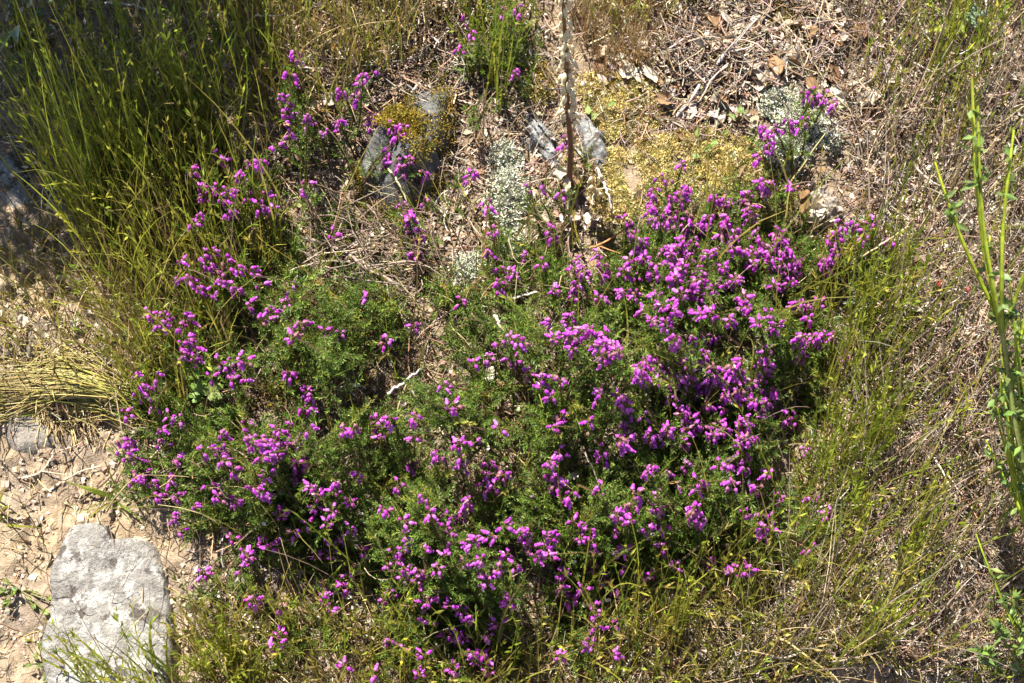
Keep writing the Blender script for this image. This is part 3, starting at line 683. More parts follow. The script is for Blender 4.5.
SH = []
for k in range(14):
    rng = np.random.default_rng(100 + k); ln = rng.uniform(.055, .085)
    path, P, D, L_, Wd, Cc = sprig_arrays(rng, ln, 5)
    tip = path[-1]; P = P - tip; path = path - tip
    g = Geo(); K = len(path)
    v, q = tubes(path[None], np.linspace(.0010, .0004, K), 5)
    g.add(v, q, np.repeat(np.linspace(0, 1, K)[:, None], 5, 0) * np.array([.04, .05, -.01]) + np.array([.12, .07, .045]))
    keep = P[:, 2] < -.008
    g.add(*leaflets(P[keep], D[keep], L_[keep], Wd[keep], Cc[keep], rng))
    SH.append(g.mesh('flowering_shoot', M_LEAF))
NB = {0: 3, 1: 5, 2: 8, 3: 12, 4: 16}
CL = {k: [cluster_mesh(n, np.random.default_rng(1000 + 10 * k + j), [.05, .08, .34, .10, .10, .20][j]) for j in range(6)] for k, n in NB.items()}

PLANTS = [  # root pixel, label
((300, 345), 'heather plant with long loose flowering stems arching over the green grass'),
((285, 500), 'heather plant spreading over the edge of the bare sandy soil'),
((660, 300), 'heather plant crowded with purple bells just below the yellow moss'),
((768, 300), 'heather plant with bushy purple flowers against the cracked pale stone and lichen'),
((715, 425), 'heather plant with the thickest purple clusters in the heart of the bloom'),
((540, 385), 'sparsely flowering heather plant with fresh green shoots and dead twigs'),
((440, 585), 'heather plant flowering down to the short grass below the green shoots'),
((580, 560), 'heather plant with even scattered bells above the olive grass'),
((700, 530), 'heather plant with small bell groups beside the brown dry stalks'),
((305, 150), 'slender heather plant with few upright sprigs amid dark olive grass'),
((392, 190), 'small heather plant leaning across the moss-covered dark grey stone'),
((782, 165), 'small heather plant with few sprigs standing over the pale lichen'),
((490, 75), 'thin green heather plant with tiny flower sprigs left of the seed stalk'),
((555, 250), 'low heather plant with few bells around the tall pale lichen clump'),
((850, 270), 'small heather plant with few sprigs among grass beside grey lichen'),
]
PR = np.array([p[0] for p in PLANTS], float)
def owner(px, py):
    d = np.hypot(np.asarray(px)[:, None] - PR[None, :, 0], (np.asarray(py)[:, None] - PR[None, :, 1] + 25) * 1.1)
    return d.argmin(1)

plants = []
for (rp, lab) in PLANTS:
    plants.append(thing('heather_plant', lab, 'heather', G1(*rp, 0.0), 'flowering heather plants'))

# foliage sprigs
TEMPL = [sprig_arrays(np.random.default_rng(300 + k), RNG.uniform(.032, .05), 5) for k in range(14)]
fp = scatter(HEATH, 3300)
fn = fbm(fp[:, 0] / 26, fp[:, 1] / 26, 57, 3)
keep = fn > np.where(fp[:, 0] < 520, .482, .462)
for (cx, cy, rx, ry, pr) in ((345, 262, 70, 28, .7), (272, 393, 22, 22, .8), (430, 240, 45, 28, .8), (230, 320, 70, 70, .45), (340, 630, 50, 40, .6), (300, 600, 60, 40, .6)):
    m = ((fp[:, 0] - cx) / rx) ** 2 + ((fp[:, 1] - cy) / ry) ** 2 < 1
    keep &= ~(m & (RNG.random(len(fp)) < pr))
fp = fp[keep]
# extra shoots around the lone sprigs outside the main bush
lone = FL[sdist(HEATH, FL[:, 0], FL[:, 1]) < 0]
lone = lone[(RNG.random(len(lone)) < .8) & ~((lone[:, 0] > 740) & (lone[:, 1] < 172)) & ~((lone[:, 0] > 345) & (lone[:, 0] < 450) & (lone[:, 1] < 232))]
ex = lone[:, :2] + RNG.normal(0, 7, (len(lone), 2)) + np.array([0, 14])
ex2 = scatter([(478, -20), (520, -20), (524, 60), (506, 110), (478, 150), (470, 90)], 9)
ex3 = scatter([(795, 530), (812, 520), (820, 555), (790, 560)], 40)
fa = np.concatenate([fp, ex, ex2, ex3])
fh = np.concatenate([canopy(fp[:, 0], fp[:, 1]) - RNG.random(len(fp)) ** 1.6 * .035, RNG.uniform(.018, .04, len(ex)), RNG.uniform(.02, .06, len(ex2)), RNG.uniform(.015, .03, len(ex3))])
fh = np.maximum(fh, .012)
TIP = W(fa[:, 0], fa[:, 1], fh)
own = owner(fa[:, 0], fa[:, 1])
tpl = RNG.integers(0, len(TEMPL), len(fa))
rootp = np.array([np.array(o.location) for o in plants])
out = TIP - rootp[own]; out[:, 2] = 0; out = unit(out)
up = unit(np.array([0, 0, 1.0]) + out * RNG.uniform(.1, 1.1, (len(fa), 1)) + RNG.normal(0, .35, (len(fa), 3)))
xa, ya = frame(up)
sc = RNG.uniform(.8, 1.2, len(fa))
tint = np.exp(RNG.normal(0, .2, (len(fa), 1))) * np.where(RNG.random((len(fa), 1)) < .12, np.array([[1.7, 1.25, 1.2]]), np.array([[1, 1, 1.0]]))
for pi, pl in enumerate(plants):
    g = Geo()
    for k, (path, P, D, L_, Wd, Cc) in enumerate(TEMPL):
        m = np.nonzero((own == pi) & (tpl == k))[0]
        if len(m) == 0: continue
        B = np.stack([xa[m], ya[m], up[m]], 1)                       # rows are the local axes
        tipl = path[-1]
        Pw = TIP[m][:, None] + np.einsum('kj,njd->nkd', P - tipl, B) * sc[m][:, None, None]
        Dw = np.einsum('kj,njd->nkd', D, B)
        n = len(m)
        g.add(*leaflets(Pw.reshape(-1, 3), Dw.reshape(-1, 3), np.tile(L_, n) * np.repeat(sc[m], len(P)), np.tile(Wd, n), (np.tile(Cc, (n, 1)).reshape(n, -1, 3) * tint[m][:, None]).reshape(-1, 3)))
        pw = TIP[m][:, None] + np.einsum('kj,njd->nkd', path - tipl, B) * sc[m][:, None, None]
        v, q = tubes(pw, np.broadcast_to(np.linspace(.0009, .0004, len(path)), pw.shape[:2]), 4)
        g.add(v, q, np.repeat(pick([(.14, .09, .05), (.10, .065, .04), (.11, .10, .03)], n), len(path) * 4, 0))
    r0 = np.array(pl.location)
    if g.n: link('foliage', g.mesh('foliage', M_LEAF, r0, smooth=False), pl)
    ms = np.nonzero(own == pi)[0]
    if len(ms):
        for b in RNG.choice(ms, min(len(ms), 12)):
            e = TIP[b] - up[b] * .03; mid = r0 * .5 + e * .5 + np.array([0, 0, -.008]) + RNG.normal(0, .008, 3)
            pth = curve([r0 - np.array([0, 0, .01]), r0 * .75 + e * .25 + RNG.normal(0, .004, 3), mid, e], 12)
            pth[:, 2] = np.maximum(pth[:, 2], gh(pth[:, 0], pth[:, 1]) - .004 + .012 * np.linspace(0, 1, 12))
            v, q = tubes((pth - r0)[None], np.linspace(.0022, .0009, 12), 6)
            link('branch', Geo().add(v, q, pick([(.15, .10, .07), (.20, .15, .12), (.11, .075, .05)], 1)[0]).mesh('branch', M_WOOD), pl)

# flowering shoots, each a part with its bells as a sub-part
fo = owner(FL[:, 0], FL[:, 1])
inb = sdist(HEATH, FL[:, 0], FL[:, 1])
hi = (FL[:, 0] < 310) & (FL[:, 1] < 390)
fh = np.where(inb > 0, canopy(FL[:, 0], FL[:, 1]) + .014 + RNG.random(len(FL)) * .014, RNG.uniform(.04, .06, len(FL)))
fh = np.where(hi, np.maximum(fh, RNG.uniform(.075, .095, len(FL))), fh)
FT = W(FL[:, 0], FL[:, 1] - 2, fh)
for i in range(len(FL)):
    pl = plants[fo[i]]; r0 = np.array(pl.location); s = FL[i, 2]
    k = 0 if s < .75 else 1 if s < 1.15 else 2 if s < 1.45 else 3 if s < 1.9 else 4
    o_ = FT[i] - r0; o_[2] = 0; o_ = o_ / max(np.linalg.norm(o_), 1e-6)
    u = Vector(np.array([0, 0, 1.0]) + o_ * RNG.uniform(.0, .4) + np.array([0, -.15, 0]) + RNG.normal(0, .14, 3)).normalized()
    rot = (Vector((0, 0, 1)).rotation_difference(u) @ Quaternion((0, 0, 1), RNG.uniform(0, 2 * PI)))
    sh = link('flowering_shoot', SH[RNG.integers(0, len(SH))], pl, Vector(FT[i] - r0), rot.to_euler())
    zs = min(1.0, max(.5, (fh[i] + .02) / .08)); f = RNG.uniform(.9, 1.1)
    sh.scale = (f, f, f * zs)
    cl = link('flower_cluster', CL[k][RNG.integers(0, 6)], sh)
    cl.scale = (1, 1, 1 / zs)

# ------------------------------------------------------------------ grass (uncountable)
g = Geo()
LEFT = [(110, 120), (200, 110), (260, 200), (300, 260), (250, 330), (230, 400), (180, 450), (140, 420), (110, 360), (90, 280), (80, 200)]
add_blades(g, scatter(LEFT, 850), .09, .0011, YGREEN + OLIVE[:1], YGREEN + GREEN[2:], .14, .5, spik=.35)
TOPL = [(20, 60), (120, -20), (290, -60), (300, 60), (240, 200), (150, 260), (90, 250), (40, 190)]
add_blades(g, scatter(TOPL, 540), .095, .0010, GREEN + DKGREEN, GREEN + YGREEN[:2], .13, .4, spik=.5)
TOPM = [(220, -60), (470, -70), (470, 30), (330, 130), (260, 160)]
add_blades(g, scatter(TOPM, 700), .07, .0012, OLIVE + DKGREEN, OLIVE + GREEN[:1], .2, .6, spik=.3)
add_blades(g, scatter([(460, -60), (545, -60), (540, 40), (500, 110), (470, 90)], 190), .06, .0012, DKGREEN, GREEN, .14, .4, spik=.5)
add_blades(g, scatter([(570, -60), (720, -60), (700, 20), (600, 50)], 230), .06, .0012, OLIVE, OLIVE + GREEN, .2, .5, spik=.3)
BOT = [(190, 600), (330, 610), (450, 680), (560, 640), (640, 590), (800, 560), (860, 560), (880, 760), (160, 760)]
add_blades(g, scatter([(560, 600), (790, 545), (840, 400), (885, 430), (840, 610), (600, 665)], 110), .12, .0011, YGREEN, YGREEN, .13, .35, spik=.8)
add_blades(g, scatter([(200, 600), (560, 640), (560, 690), (200, 690)], 90), .10, .0011, YGREEN, YGREEN, .13, .35, spik=.8)
add_blades(g, scatter(BOT, 1500), .056, .0012, OLIVE + YGREEN[:2], OLIVE + YGREEN, .2, .6, spik=.35)
RG = [(800, 330), (860, 230), (900, 280), (900, 420), (850, 560), (780, 600), (790, 480), (820, 420)]
add_blades(g, scatter(RG, 400), .075, .0012, GREEN + YGREEN, GREEN + YGREEN[:2], .14, .45, spik=.4)
RR = [(830, -60), (1110, -60), (1110, 700), (800, 700), (860, 480), (880, 250)]
add_blades(g, scatter(RR, 560), .10, .0011, GREEN + YGREEN, GREEN + YGREEN, .15, .4, spik=.5)
add_blades(g, scatter([(900, -60), (1000, -60), (990, 60), (900, 80)], 80), .05, .0012, GREEN, GREEN + YGREEN, .15, .45, spik=.5)
add_blades(g, scatter([(690, 662), (1060, 662), (1060, 690), (690, 690)], 240), .035, .0013, DKGREEN + OLIVE[:1], GREEN + OLIVE, .35, .7)
add_blades(g, scatter(HEATH, 420), .10, .0012, GREEN + OLIVE, YGREEN + OLIVE, .25, .5, spik=.2)
add_blades(g, scatter([(0, 230), (90, 230), (80, 400), (0, 400)], 130), .04, .0012, OLIVE + YGREEN, OLIVE + YGREEN, .35, .8)
wp = scatter(WIDE, 3600); wp = wp[~inside(FULL, wp[:, 0], wp[:, 1]) & (sdist(SAND, wp[:, 0], wp[:, 1]) < 0)]
add_blades(g, wp, .08, .0014, OLIVE + GREEN, GREEN + OLIVE, .2, .5, spik=.3)
tag(link('grass', g.mesh('grass', M_GRASS, smooth=False)), 'fine green grass stalks growing all round the heather', 'grass', kind='stuff')

g = Geo()
add_blades(g, scatter(RIGHT, 2900), .075, .0010, BROWN + GREYB, BROWN + STRAW[:2] + GREYB, .35, .8, az=1.1, azj=.9)
dp = scatter(FULL, 1500); dp = dp[~inside(POLY_MOSS, dp[:, 0], dp[:, 1])]
add_blades(g, dp, .05, .0010, STRAW + BROWN, STRAW + BROWN, .5, 1.0)
add_blades(g, scatter(BOT, 1700), .045, .0010, STRAW + BROWN, STRAW + OLIVE, .4, .9)
add_blades(g, scatter([(560, 10), (660, 0), (650, 80), (600, 90)], 500), .035, .0010, [(.36, .22, .10), (.42, .28, .14)], STRAW, .2, .5)
add_blades(g, scatter(TOPM, 650), .055, .0010, BROWN + STRAW, BROWN + STRAW[:2], .4, .8)
add_blades(g, scatter([(0, 215), (95, 230), (85, 395), (0, 400)], 520), .026, .0011, STRAW + BROWN[:3] + OLIVE, STRAW + OLIVE, .7, 1.0)
add_blades(g, scatter(LEFT, 800), .07, .0011, [(.30, .20, .07), (.36, .25, .10)], OLIVE + STRAW, .2, .6)
fibres(g, scatter([(30, 402), (105, 402), (98, 436), (36, 436)], 420), .022, .0009, STRAW + BROWN[:3], lift=.008, elev=.2, az=-1.5, azj=.3)
add_blades(g, scatter(HEATH, 700), .06, .0010, STRAW + BROWN, STRAW + BROWN, .5, 1.0)
tag(link('dry_grass', g.mesh('dry_grass', M_STRAW, smooth=False)), 'dead brown and straw coloured grass standing among the green', 'grass', kind='stuff')

# ------------------------------------------------------------------ grass tufts that stand out
def tuft(root_px, spread, n, ln, wd, p0, p1, lean, bend, az, azj, label, spik=0.0, mt=M_GRASS, K=8):
    g = Geo(); c = G1(*root_px)
    pts = np.array(root_px)[None] + RNG.normal(0, 1, (n, 2)) * np.array(spread)[None]
    add_blades(g, pts, ln, wd, p0, p1, lean, bend, az, spik, K=K, azj=azj, lj=.22)
    return tag(link('grass_tuft', g.mesh('grass_tuft', mt, c, smooth=False), None, c), label, 'grass tuft', 'grass tufts that stand out')

def swept_tuft(label):
    g = Geo(); n = 330; c = G1(150, 425)
    t = RNG.random(n); s = RNG.normal(0, 1, n)
    p0 = W(150 + RNG.normal(0, 14, n) - 10 * t, 424 + RNG.normal(0, 6, n) - 22 * t, .002)
    p1 = W(108 + RNG.normal(0, 12, n) - 12 * t, 395 + s * 10 - 8 * t, .006 + .010 * RNG.random(n))
    p2 = W(62 + RNG.normal(0, 16, n) - 10 * t, 386 + s * 14 - 6 * t, .004 + .009 * RNG.random(n))
    p3 = W(18 + RNG.normal(0, 34, n), 396 + s * 9 + RNG.normal(0, 9, n) - 6 * t, .008 + .008 * RNG.random(n))
    paths = np.stack([curve([a, b, d, e], 10) for a, b, d, e in zip(p0, p1, p2, p3)])
    w = np.array([.0010] * 7 + [.0008, .0006, .0003]) / 2 * .78
    v, q = tubes(paths, w, 3)
    ca = pick(YGREEN[:3] + [(.30, .28, .09)], n)[:, None]; cb = pick(STRAW[:3] + [(.40, .30, .13)], n)[:, None]
    f = np.linspace(0, 1, 10)[None, :, None] ** 1.0
    g.add(v, q, np.repeat((ca * (1 - f) + cb * f).reshape(-1, 3), 3, 0))
    return tag(link('grass_tuft', g.mesh('grass_tuft', M_STRAW, c), None, c), label, 'grass tuft', 'grass tufts that stand out')
swept_tuft('long straw grass tuft swept sideways over the edge of the sandy hollow')
tuft((150, 690), (26, 10), 46, .10, .0017, YGREEN, YGREEN, .12, .35, None, PI, 'green grass tuft in front of the large pale stone', .55)
tuft((92, 690), (10, 5), 9, .085, .0015, YGREEN, YGREEN, .2, .3, 2.2, .4, 'few thin green stalks leaning over the pale stone face', .9)
tuft((100, 240), (16, 8), 60, .15, .0011, GREEN + YGREEN[:2], GREEN + YGREEN[:2], .10, .4, 2.0, .5, 'tall green grass tuft leaning out beyond the whitish stone', .5)
tuft((135, 205), (22, 9), 60, .14, .0011, GREEN, GREEN + YGREEN[:2], .10, .35, 1.9, .6, 'dense tall grass tuft between the whitish stone and arching heather', .5)
tuft((205, 150), (20, 10), 55, .13, .0011, GREEN, GREEN + YGREEN[:1], .10, .35, None, PI, 'tall dark green grass tuft behind the arching heather flowers', .5)
tuft((870, 330), (16, 14), 36, .10, .0012, YGREEN[:2] + GREEN, YGREEN, .10, .4, None, PI, 'bright green grass tuft before the grey lichen clump', .5)
tuft((835, 470), (18, 16), 44, .10, .0012, YGREEN[:2] + GREEN, GREEN, .12, .4, None, PI, 'green grass tuft at the heather edge beside brown dry stalks', .5)
tuft((900, 560), (10, 30), 50, .10, .0015, YGREEN[:2] + GREEN, YGREEN, .15, .4, 1.0, .5, 'leaning yellow-green grass tuft amid the matted brown stalks', .7)
tuft((860, 662), (10, 12), 26, .10, .0018, YGREEN, YGREEN, .45, .2, .8, .25, 'yellow-green stalks slanting above the pale litter near two round leaves', .9)
tuft((930, 110), (20, 26), 40, .10, .0012, GREEN + YGREEN[:2], GREEN, .15, .4, 1.2, .5, 'green grass tuft rising through dry stalks behind the yellow-green broom', .6)
tuft((668, 640), (8, 8), 22, .085, .0020, YGREEN, YGREEN, .10, .2, 1.6, .5, 'pale green upright grass tuft in the olive grass below the heather', .8)
tuft((232, 672), (14, 10), 55, .09, .0016, YGREEN[:2] + OLIVE[:1], YGREEN, .12, .35, None, PI, 'yellowish grass tuft right beside the large pale stone', .6)
tuft((500, 95), (14, 18), 24, .10, .0014, GREEN + DKGREEN, GREEN, .10, .3, None, PI, 'upright green grass tuft left of the brown seed stalk', .6)

# ------------------------------------------------------------------ dead sticks
def stick(pts, rad, col, label, twigs=0, K=14, cat='twig', name='dead_twig', taper=.6):
    P = np.array([G1(x, y, h) for x, y, h in pts]); c = P[0].copy()
    pth = curve(P, K); pth += RNG.normal(0, rad * .35, pth.shape)
    g = Geo(); v, q = tubes((pth - c)[None], rad * np.linspace(1, taper, K), 6); g.add(v, q, np.array(col))
    ob = tag(link(name, g.mesh(name, M_WOOD), None, c), label, cat, 'dead twigs on the bank')
    for t in range(twigs):
        i = RNG.integers(2, K - 2); d = unit(pth[i + 1] - pth[i - 1]); a, b = frame(d[None])
        sd = unit(d * .8 + a[0] * .9 * np.array([1, 1, .4])); l = rad * RNG.uniform(12, 26)
        tp = np.stack([pth[i] + sd * l * u + RNG.normal(0, rad * .3, 3) * u for u in np.linspace(0, 1, 5)])
        tp[:, 2] = np.maximum(tp[:, 2], gh(tp[:, 0], tp[:, 1]) + .001)
        v, q = tubes((tp - c)[None], rad * np.linspace(.6, .25, 5), 5)
        link('side_twig', Geo().add(v, q, np.array(col) * RNG.uniform(.8, 1.1)).mesh('side_twig', M_WOOD), ob)
    return ob
GT = (.42, .37, .34); DT = (.10, .07, .055); PT = (.50, .41, .30)
stick([(676, 116, .008), (696, 92, .012), (715, 66, .014), (738, 40, .018), (760, 16, .02)], .0016, GT, 'long pale grey stick slanting out of the yellow moss', 2)
stick([(682, 118, .005), (702, 90, .008), (718, 70, .010), (726, 54, .012)], .0012, (.55, .50, .46), 'bleached stick lying close along the long pale grey one', 0)
stick([(752, 78, .014), (772, 80, .016), (790, 74, .016), (812, 68, .014)], .0013, DT, 'dark bent twig crossing the pinkish pale stone', 1)
stick([(302, 238, .02), (340, 250, .03), (368, 268, .035), (395, 285, .03), (424, 308, .02)], .0018, (.26, .20, .17), 'thickest dead branch in the bare middle of the heather', 6)
stick([(310, 250, .02), (350, 256, .028), (384, 276, .03), (408, 302, .02)], .0013, (.30, .24, .2), 'thinner dead branch close under the thickest one in the heather', 5)
stick([(276, 256, .02), (316, 268, .025), (356, 292, .022), (384, 318, .02)], .0011, (.22, .17, .14), 'dead side branch nearest the arching heather stems', 5)
stick([(388, 393, .05), (404, 382, .055), (421, 369, .06)], .0013, (.45, .42, .40), 'short grey stick lying across the green heather shoots', 0)
stick([(409, 384, .055), (416, 398, .05), (426, 411, .045)], .0008, PT, 'thin straw piece hanging beneath the short grey stick', 0)
stick([(495, 316, .06), (503, 330, .06), (511, 346, .05)], .0013, PT, 'pale tan stick poking up in the middle of the heather', 0)
stick([(79, 502, .003), (96, 490, .008), (112, 476, .008), (122, 458, .010)], .0011, DT, 'dark crooked twig lying on the bare sand', 1)
stick([(22, 478, .002), (40, 472, .004), (54, 455, .004)], .0010, PT, 'straw stalk on the sand under the half buried stone', 1)
stick([(50, 490, .002), (75, 474, .004), (100, 466, .003)], .0008, PT, 'thin straw stalk on the sand left of the dark crooked twig', 0)
stick([(619, 684, .004), (628, 664, .01), (641, 640, .012)], .0014, (.58, .48, .36), 'pale curved stick in the olive grass at the lower edge', 0)
stick([(506, 300, .03), (522, 296, .034), (538, 291, .03)], .0012, (.5, .45, .38), 'pale stick lying level beside the low heather and lichen', 0)
stick([(240, 622, .004), (248, 612, .006), (256, 600, .006)], .0010, (.5, .42, .36), 'short grey twig near the small white stone', 0)
stick([(585, 452, .08), (597, 480, .07), (604, 522, .05)], .0007, PT, 'thin arched straw stalk above the lower green shoots', 0)
stick([(256, 15, .03), (270, 16, .032), (284, 15, .03)], .0010, (.6, .52, .42), 'short pale stalk lying level in the dark olive grass', 0)
stick([(104, 3, .02), (126, 4, .022), (146, 9, .02)], .0012, (.45, .40, .36), 'pale grey stick near the frame top in the dark grass', 0)
stick([(590, 248, .02), (606, 242, .03), (626, 228, .03)], .0010, (.36, .17, .07), 'reddish twig beside the moss at the heather edge', 1)
stick([(320, 24, .01), (336, 48, .016), (352, 70, .016)], .0010, GT, 'straight grey twig standing over the olive grass near small sprigs', 1)
stick([(372, 78, .01), (384, 62, .016), (400, 46, .018)], .0010, GT, 'grey twig slanting in dry litter above the mossy stone', 1)
stick([(412, 92, .015), (420, 84, .016), (432, 88, .016)], .0012, (.55, .48, .4), 'hooked pale twig on top of the mossy stone', 0)
stick([(388, 168, .032), (398, 182, .034), (408, 204, .026)], .0009, PT, 'straw stalk lying across the bare face of the mossy stone', 0)
stick([(596, 168, .02), (606, 188, .016), (612, 208, .008)], .0013, (.48, .46, .44), 'short grey stick along the ridge beside the moss', 0)
stick([(852, 262, .03), (870, 252, .045), (888, 240, .05), (908, 226, .05)], .0009, (.45, .36, .2), 'long straw stalk leaning over the small heather beside grass', 0)
stick([(860, 690, .004), (840, 668, .01), (826, 636, .010)], .0014, (.30, .22, .17), 'brown stick buried in the pale litter at the lower edge', 1)
stick([(440, 430, .05), (456, 448, .05), (474, 452, .05)], .0007, PT, 'thin straw across the central green shoots', 0)
stick([(350, 262, .04), (318, 262, .05), (286, 272, .04)], .0010, (.32, .26, .22), 'dead twig running out to the arching flower stems', 4)
stick([(340, 388, .03), (352, 384, .04), (366, 388, .035)], .0009, (.5, .46, .42), 'short forked twig in the dark gap of the heather', 2)

# ------------------------------------------------------------------ dead leaves
def leaf_mesh(rng, mt, pal, wd=.55, curl=1.0, lob=0.0, nu=13, nv=9):
    u = np.linspace(0, 1, nu); v = np.linspace(-1, 1, nv)
    U, V = np.meshgrid(u, v, indexing='ij')
    prof = np.sin(PI * np.clip(U * .94 + .03, 0, 1)) ** .75 * (1 + lob * np.sin(U * 22)) * wd / 2
    x = U - .5; y = V * prof
    z = curl * (.35 * (V ** 2) * prof * rng.uniform(.3, 1.4) + rng.uniform(-.25, .25) * (U - .5) ** 2 * 2 + .06 * np.sin(U * 7 + V * 3 + rng.uniform(0, 6)))
    tw = rng.normal(0, .5) * curl * (U - .5)
    y, z = y * np.cos(tw) - z * np.sin(tw), y * np.sin(tw) + z * np.cos(tw)
    ii = np.arange(nu * nv).reshape(nu, nv)
    q = np.stack([ii[:-1, :-1], ii[1:, :-1], ii[1:, 1:], ii[:-1, 1:]], -1)
    sp = fbm(U * 5 + rng.uniform(0, 50), V * 2.5, int(rng.integers(0, 999)), 3)[..., None]
    c = pick(pal, 1, rng, .12)[0] * (.72 + .55 * sp) * (1 - .28 * (np.abs(V) < .2))[..., None] * (1 - np.array([.25, .35, .45]) * (np.abs(V)[..., None] ** 6) * (sp > .45))
    return Geo().add(np.stack([x, y, z], -1), q, c.reshape(-1, 3)).mesh('fallen_leaf', mt)
LP = [(0.407, 0.332, 0.264), (0.361, 0.281, 0.204), (0.433, 0.37, 0.312), (0.296, 0.21, 0.132), (0.237, 0.147, 0.078)]
LM = [leaf_mesh(np.random.default_rng(500 + k), M_DRYLEAF, LP, RNG.uniform(.4, .8), RNG.uniform(.6, 1.6), RNG.choice([0, 0, .12])) for k in range(16)]
def fallen(px, py, size, label, h=.004, k=None, tilt=.35, group='dead leaves lying in the litter', az=None):
    n = unit(np.array([0, -SLOPE, 1.0]) + RNG.normal(0, tilt, 3))
    rot = Vector((0, 0, 1)).rotation_difference(Vector(n)) @ Quaternion((0, 0, 1), RNG.uniform(0, 2 * PI) if az is None else az)
    o = link('fallen_leaf', LM[RNG.integers(0, len(LM)) if k is None else k], None, G1(px, py, h), rot.to_euler())
    s = size * .00076; o.scale = (s, s, s)
    return tag(o, label, 'dead leaf', group)
for px, py, s, lab, h in (
    (650, 74, 24, 'curled tan dead leaf with a dark hollow beneath, in open litter', .009), (632, 70, 16, 'small pinkish dead leaf touching the curled tan one', .006),
    (720, 22, 28, 'tall pale papery dead leaf behind the long grey stick', .012), (716, 46, 16, 'pale dead leaf crossed by the long grey stick', .008),
    (748, 66, 20, 'whitish dead leaf lying against the pinkish pale stone', .008), (776, 66, 26, 'broad pinkish dead leaf on top of the pinkish pale stone', .016),
    (574, 216, 14, 'cupped tan dead leaf below the seed stalk, one of two', .012), (588, 218, 13, 'paler dead leaf right of the cupped tan one', .012),
    (546, 216, 13, 'cream dead leaf between lichen and the seed stalk foot', .01), (520, 150, 12, 'tan dead leaf between the pale lichen and stone ridge', .01),
    (722, 118, 14, 'crescent white dead leaf on grey twigs in the moss', .01), (680, 136, 12, 'little cream dead leaf lying on the yellow moss', .008),
    (328, 98, 20, 'pale round dead leaf under the small upper heather sprigs', .012), (345, 106, 15, 'flat cream dead leaf next to the pale round one', .01),
    (406, 242, 17, 'cream dead leaf behind the twigs in the middle of the heather', .02), (418, 262, 13, 'orange-tan dead leaf under the middle heather sprig', .02),
    (500, 384, 13, 'white dead leaf lodged in the central green shoots', .055), (491, 374, 16, 'tan curled dead leaf above the white one in green shoots', .05),
    (574, 476, 13, 'peach coloured dead leaf caught in the lower heather shoots', .06), (440, 5, 18, 'pale dead leaf at the frame top above the mossy stone', .01),
    (944, 486, 16, 'round pale dead leaf among brown stalks beneath the broom', .01), (914, 268, 20, 'white papery dead leaf standing in grass near grey lichen', .02),
    (802, 628, 26, 'long pale dead leaf slanting in the litter left of the white stone', .008), (846, 660, 26, 'pinkish dead leaf in the shaded litter at the lower edge', .008),
    (872, 640, 20, 'pale ribbed dead leaf in litter below the two round leaves', .008), (842, 590, 28, 'broad straw coloured dead leaf above the bright white stone', .008),
    (908, 148, 16, 'tan dead leaf standing among brown stalks by the green grass', .016), (976, 72, 16, 'pinkish dead leaf below the bright green leafy plant', .014),
    (936, 20, 8, 'small orange dead leaf beside the bright green leafy plant', .03), (950, 44, 8, 'tiny orange-brown dead leaf below the small orange one', .03),
    (870, 98, 28, 'long pale dead leaf right of the uppermost heather sprigs', .012), (862, 30, 24, 'pale dead leaf in dry stalks near the upper edge', .012),
    (822, 170, 9, 'small rust coloured dead leaf below the pale lichen', .01), (752, 112, 7, 'tiny orange dead leaf next to the broad pale lichen clump', .012),
    (42, 180, 14, 'white dead leaf resting on the whitish stone', .02), (128, 192, 16, 'pale dead leaf in a dark gap of the tall grass', .012),
    (430, 176, 14, 'tan dead leaf right of the mossy stone', .016), (240, 86, 8, 'single cream dead leaf deep in the tall dark grass', .02)):
    fallen(px, py, s, lab, h)
zones = [([(600, 10), (840, -10), (850, 95), (690, 130), (600, 80)], 42), ([(850, 10), (1020, 10), (1020, 560), (900, 560), (880, 250)], 48), ([(310, 80), (360, 85), (350, 130), (310, 120)], 5),
         ([(360, 210), (470, 210), (450, 300), (370, 260)], 14), ([(470, 120), (560, 150), (600, 230), (480, 240)], 12), ([(770, 560), (930, 570), (930, 680), (770, 680)], 26),
         ([(20, 210), (90, 230), (85, 370), (10, 370)], 16), ([(190, 560), (340, 590), (420, 640), (300, 680), (190, 640)], 14), ([(260, 0), (450, 0), (450, 90), (360, 70)], 16), ([(600, 590), (760, 590), (760, 670), (600, 670)], 10)]
for poly, n in zones:
    for x, y in scatter(poly, n):
        fallen(x, y, RNG.uniform(9, 16) * (1.45 if y < 140 and x > 560 else 1.0), 'small dry scrap of dead leaf lying loose in the litter', RNG.uniform(.003, .012), tilt=.5, group='small dead leaf scraps in the litter')
for poly, n in (([(744, 52), (812, 52), (812, 90), (744, 90)], 9), ([(698, 8), (738, 8), (738, 50), (698, 50)], 7), ([(798, 190), (848, 190), (842, 228), (800, 222)], 6), ([(855, 60), (905, 60), (900, 125), (850, 110)], 6), ([(785, 575), (880, 585), (870, 662), (790, 655)], 9)):
    for x, y in scatter(poly, n):
        fallen(x, y, RNG.uniform(13, 21), 'pale curled dead leaf lying in a drift of dead leaves', RNG.uniform(.010, .018), tilt=.6, group='pale dead leaves lying in drifts')
WM = leaf_mesh(np.random.default_rng(9), M_DRYLEAF, [(.80, .76, .70)], .6, 1.2)
